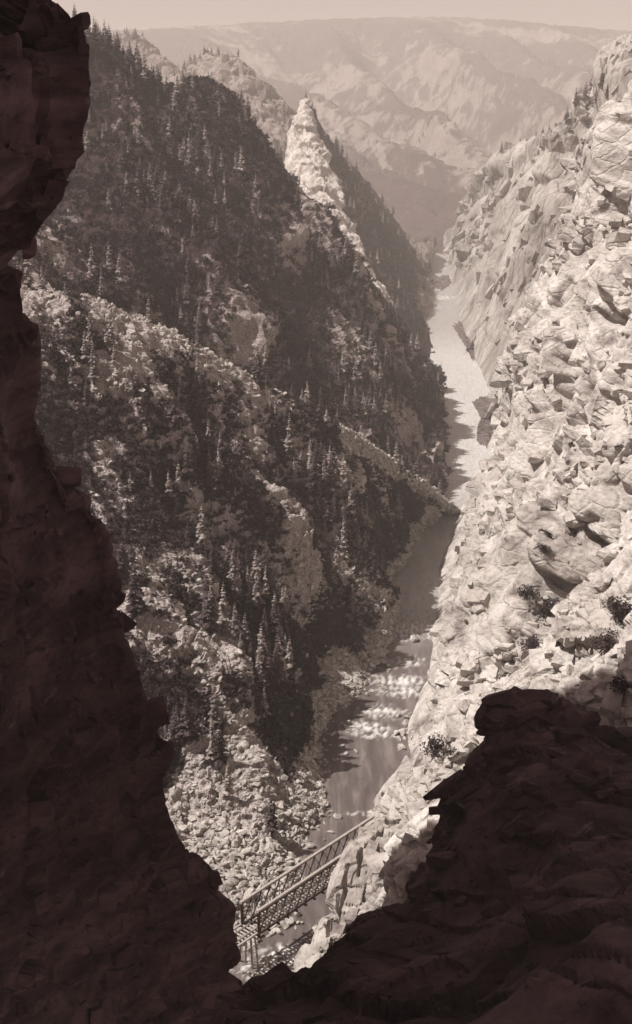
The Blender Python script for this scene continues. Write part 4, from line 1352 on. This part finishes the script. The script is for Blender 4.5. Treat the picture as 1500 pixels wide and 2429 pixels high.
# ------------------------------------------------------------------ dark gravel bars on the far bank
m_bar = rock_mat('dark_gravel', (0.22, 0.18, 0.168), (0.13, 0.102, 0.096), (0.06, 0.045, 0.044), 0.4, 0.2)  # dark gravel tones mottled at random
def bar(poly, label, h=1.3):
    c = np.mean([R(*q, z=0) for q in poly], 0)
    ring = np.array([R(*q, z=0) for q in poly])
    ring = cr1(np.concatenate((ring, ring[:1])), 90, 0)
    ring = c + (ring - c) * (1 + 0.28 * fbm(ring / 9, 3, 73))[:, None]
    k = np.linspace(1.0, 0.0, 26)[:, None, None]
    P = c + (ring - c)[None] * k
    P[:, :, 2] = -0.5 + h * sstep(1.0, 0.55, k[:, :, 0]) + 0 * P[:, :, 2]
    fl = P.reshape(-1, 3)
    P[:, :, 2] += (0.9 * np.maximum(0, 0.5 - worley(fl / 2.2, 71)[0]) * 2 + 0.3 * fbm(fl / 4, 2, 72)).reshape(P.shape[:2]) * 0.9
    P[:, -1] = P[:, 0]
    me = grid_mesh('gravel_bar', P)
    if np.mean([q.normal.z for q in me.polygons[:200]]) < 0:
        me.flip_normals()
    link('gravel_bar', me, m_bar, kind='structure', label=label)
bar([(1112, 945), (1134, 928), (1180, 925), (1200, 960), (1180, 1000), (1174, 1040), (1160, 1075), (1132, 1068), (1126, 1020), (1136, 990)], 'dark gravel bar along the far bank in midstream')
bar([(1070, 768), (1090, 760), (1112, 772), (1134, 820), (1144, 862), (1126, 866), (1108, 832), (1086, 796)], 'dark gravel bar below the upper river bend', 1.8)
bar([(1014, 668), (1040, 655), (1066, 652), (1072, 672), (1052, 690), (1030, 684)], 'dark gravel bar in the upper river bend', 2.0)

# ------------------------------------------------------------------ shrubs and dead wood on the sunlit cliff
SHR = [shrub(s, 620, .075, f, 14) for s, f in ((51, .75), (52, .9), (53, .6))]
def bush(x, y, size, k, label):
    loc, nor, on = hit(x, y)
    if loc is None:
        return
    e = link('cliff_shrub', None, label=label, category='shrub')
    e.location = loc - Vector((0, 0, .1))
    e.rotation_euler = (0, 0, random.uniform(0, 6.28))
    f = project(np.array(loc))[2]
    s = size * f / FOC
    e.scale = (s, s, s)
    link('stems', SHR[k][0], None, e)
    link('leaves', SHR[k][1], None, e)
for x, y, sz, k, lab in ((1300, 1470, 62, 0, 'large dark shrub rooted in a ledge of the sunlit cliff'), (1250, 1420, 30, 1, 'small shrub above the large dark shrub on the cliff'),
                         (1265, 1540, 40, 2, 'sprawling shrub below the large dark shrub on the cliff'), (1470, 1470, 55, 0, 'dark shrub below a shaded recess at the outer ledges'),
                         (1440, 1540, 48, 1, 'twiggy dark shrub beside a rounded pale block'), (1485, 1640, 50, 2, 'dark shrub overhanging the edge of the shaded rock'),
                         (1040, 1790, 44, 1, 'thin leafy shrub at the foot of the cliff next to the shaded rock'), (1075, 1800, 30, 0, 'small shrub crowning the shaded rock spur'),
                         (1395, 300, 26, 0, 'shrub on the top edge of the sunlit cliff'), (1290, 1310, 26, 2, 'low shrub in a dark crack of the cliff'),
                         (800, 2250, 24, 1, 'low shrub at the lowest toe of the sunlit cliff')):
    bush(x, y, sz, k, lab)
def log(pts, r0, label):
    P = []
    for x, y in pts:
        loc, nor, on = hit(x, y)
        if loc is None:
            return
        P.append(np.array(loc) + np.array((0, 0, r0 * 1.2)))
    P = cr1(np.array(P), 14, 0)
    V, F = [], []
    for j, p in enumerate(P):
        d = Vector(P[min(j + 1, 13)] - P[max(j - 1, 0)]).normalized()
        x = d.orthogonal().normalized()
        y = d.cross(x)
        rr = r0 * (1 - 0.65 * j / 13) * random.uniform(.9, 1.1)
        for k in range(7):
            a = k / 7 * 6.283
            V.append(Vector(p) + (x * math.cos(a) + y * math.sin(a)) * rr)
    for j in range(13):
        F += [(j * 7 + k, j * 7 + (k + 1) % 7, j * 7 + 7 + (k + 1) % 7, j * 7 + 7 + k) for k in range(7)]
    F += [tuple(range(6, -1, -1)), tuple(range(91, 98))]
    link('dead_log', tri_mesh('dead_log', V, F), M['dead'], label=label, category='log')
log([(1372, 1462), (1345, 1461), (1322, 1470), (1300, 1484)], 0.5, 'bleached dead log lying on a ledge beside the large shrub')

# ------------------------------------------------------------------ haze
hz = bpy.data.meshes.new('haze')
bmh = bmesh.new()
bmesh.ops.create_cube(bmh, size=1.0)
for v in bmh.verts:
    v.co = Vector((v.co.x * 33000, 8500 + v.co.y * 27000, -130 if v.co.z < 0 else 900))
bmh.to_mesh(hz)
bmh.free()
hm = bpy.data.materials.new('haze_air')
hm.use_nodes = True
ht = hm.node_tree
ht.nodes.clear()
ho = ht.nodes.new('ShaderNodeOutputMaterial')
hv = ht.nodes.new('ShaderNodeVolumePrincipled')
hv.inputs['Color'].default_value = (0.97, 0.89, 0.825, 1)
hv.inputs['Density'].default_value = 0.00023
hv.inputs['Anisotropy'].default_value = 0.0
ht.links.new(hv.outputs[0], ho.inputs['Volume'])
link('haze', hz, hm, kind='stuff', label='pale sunlit haze filling the canyon air', category='haze')
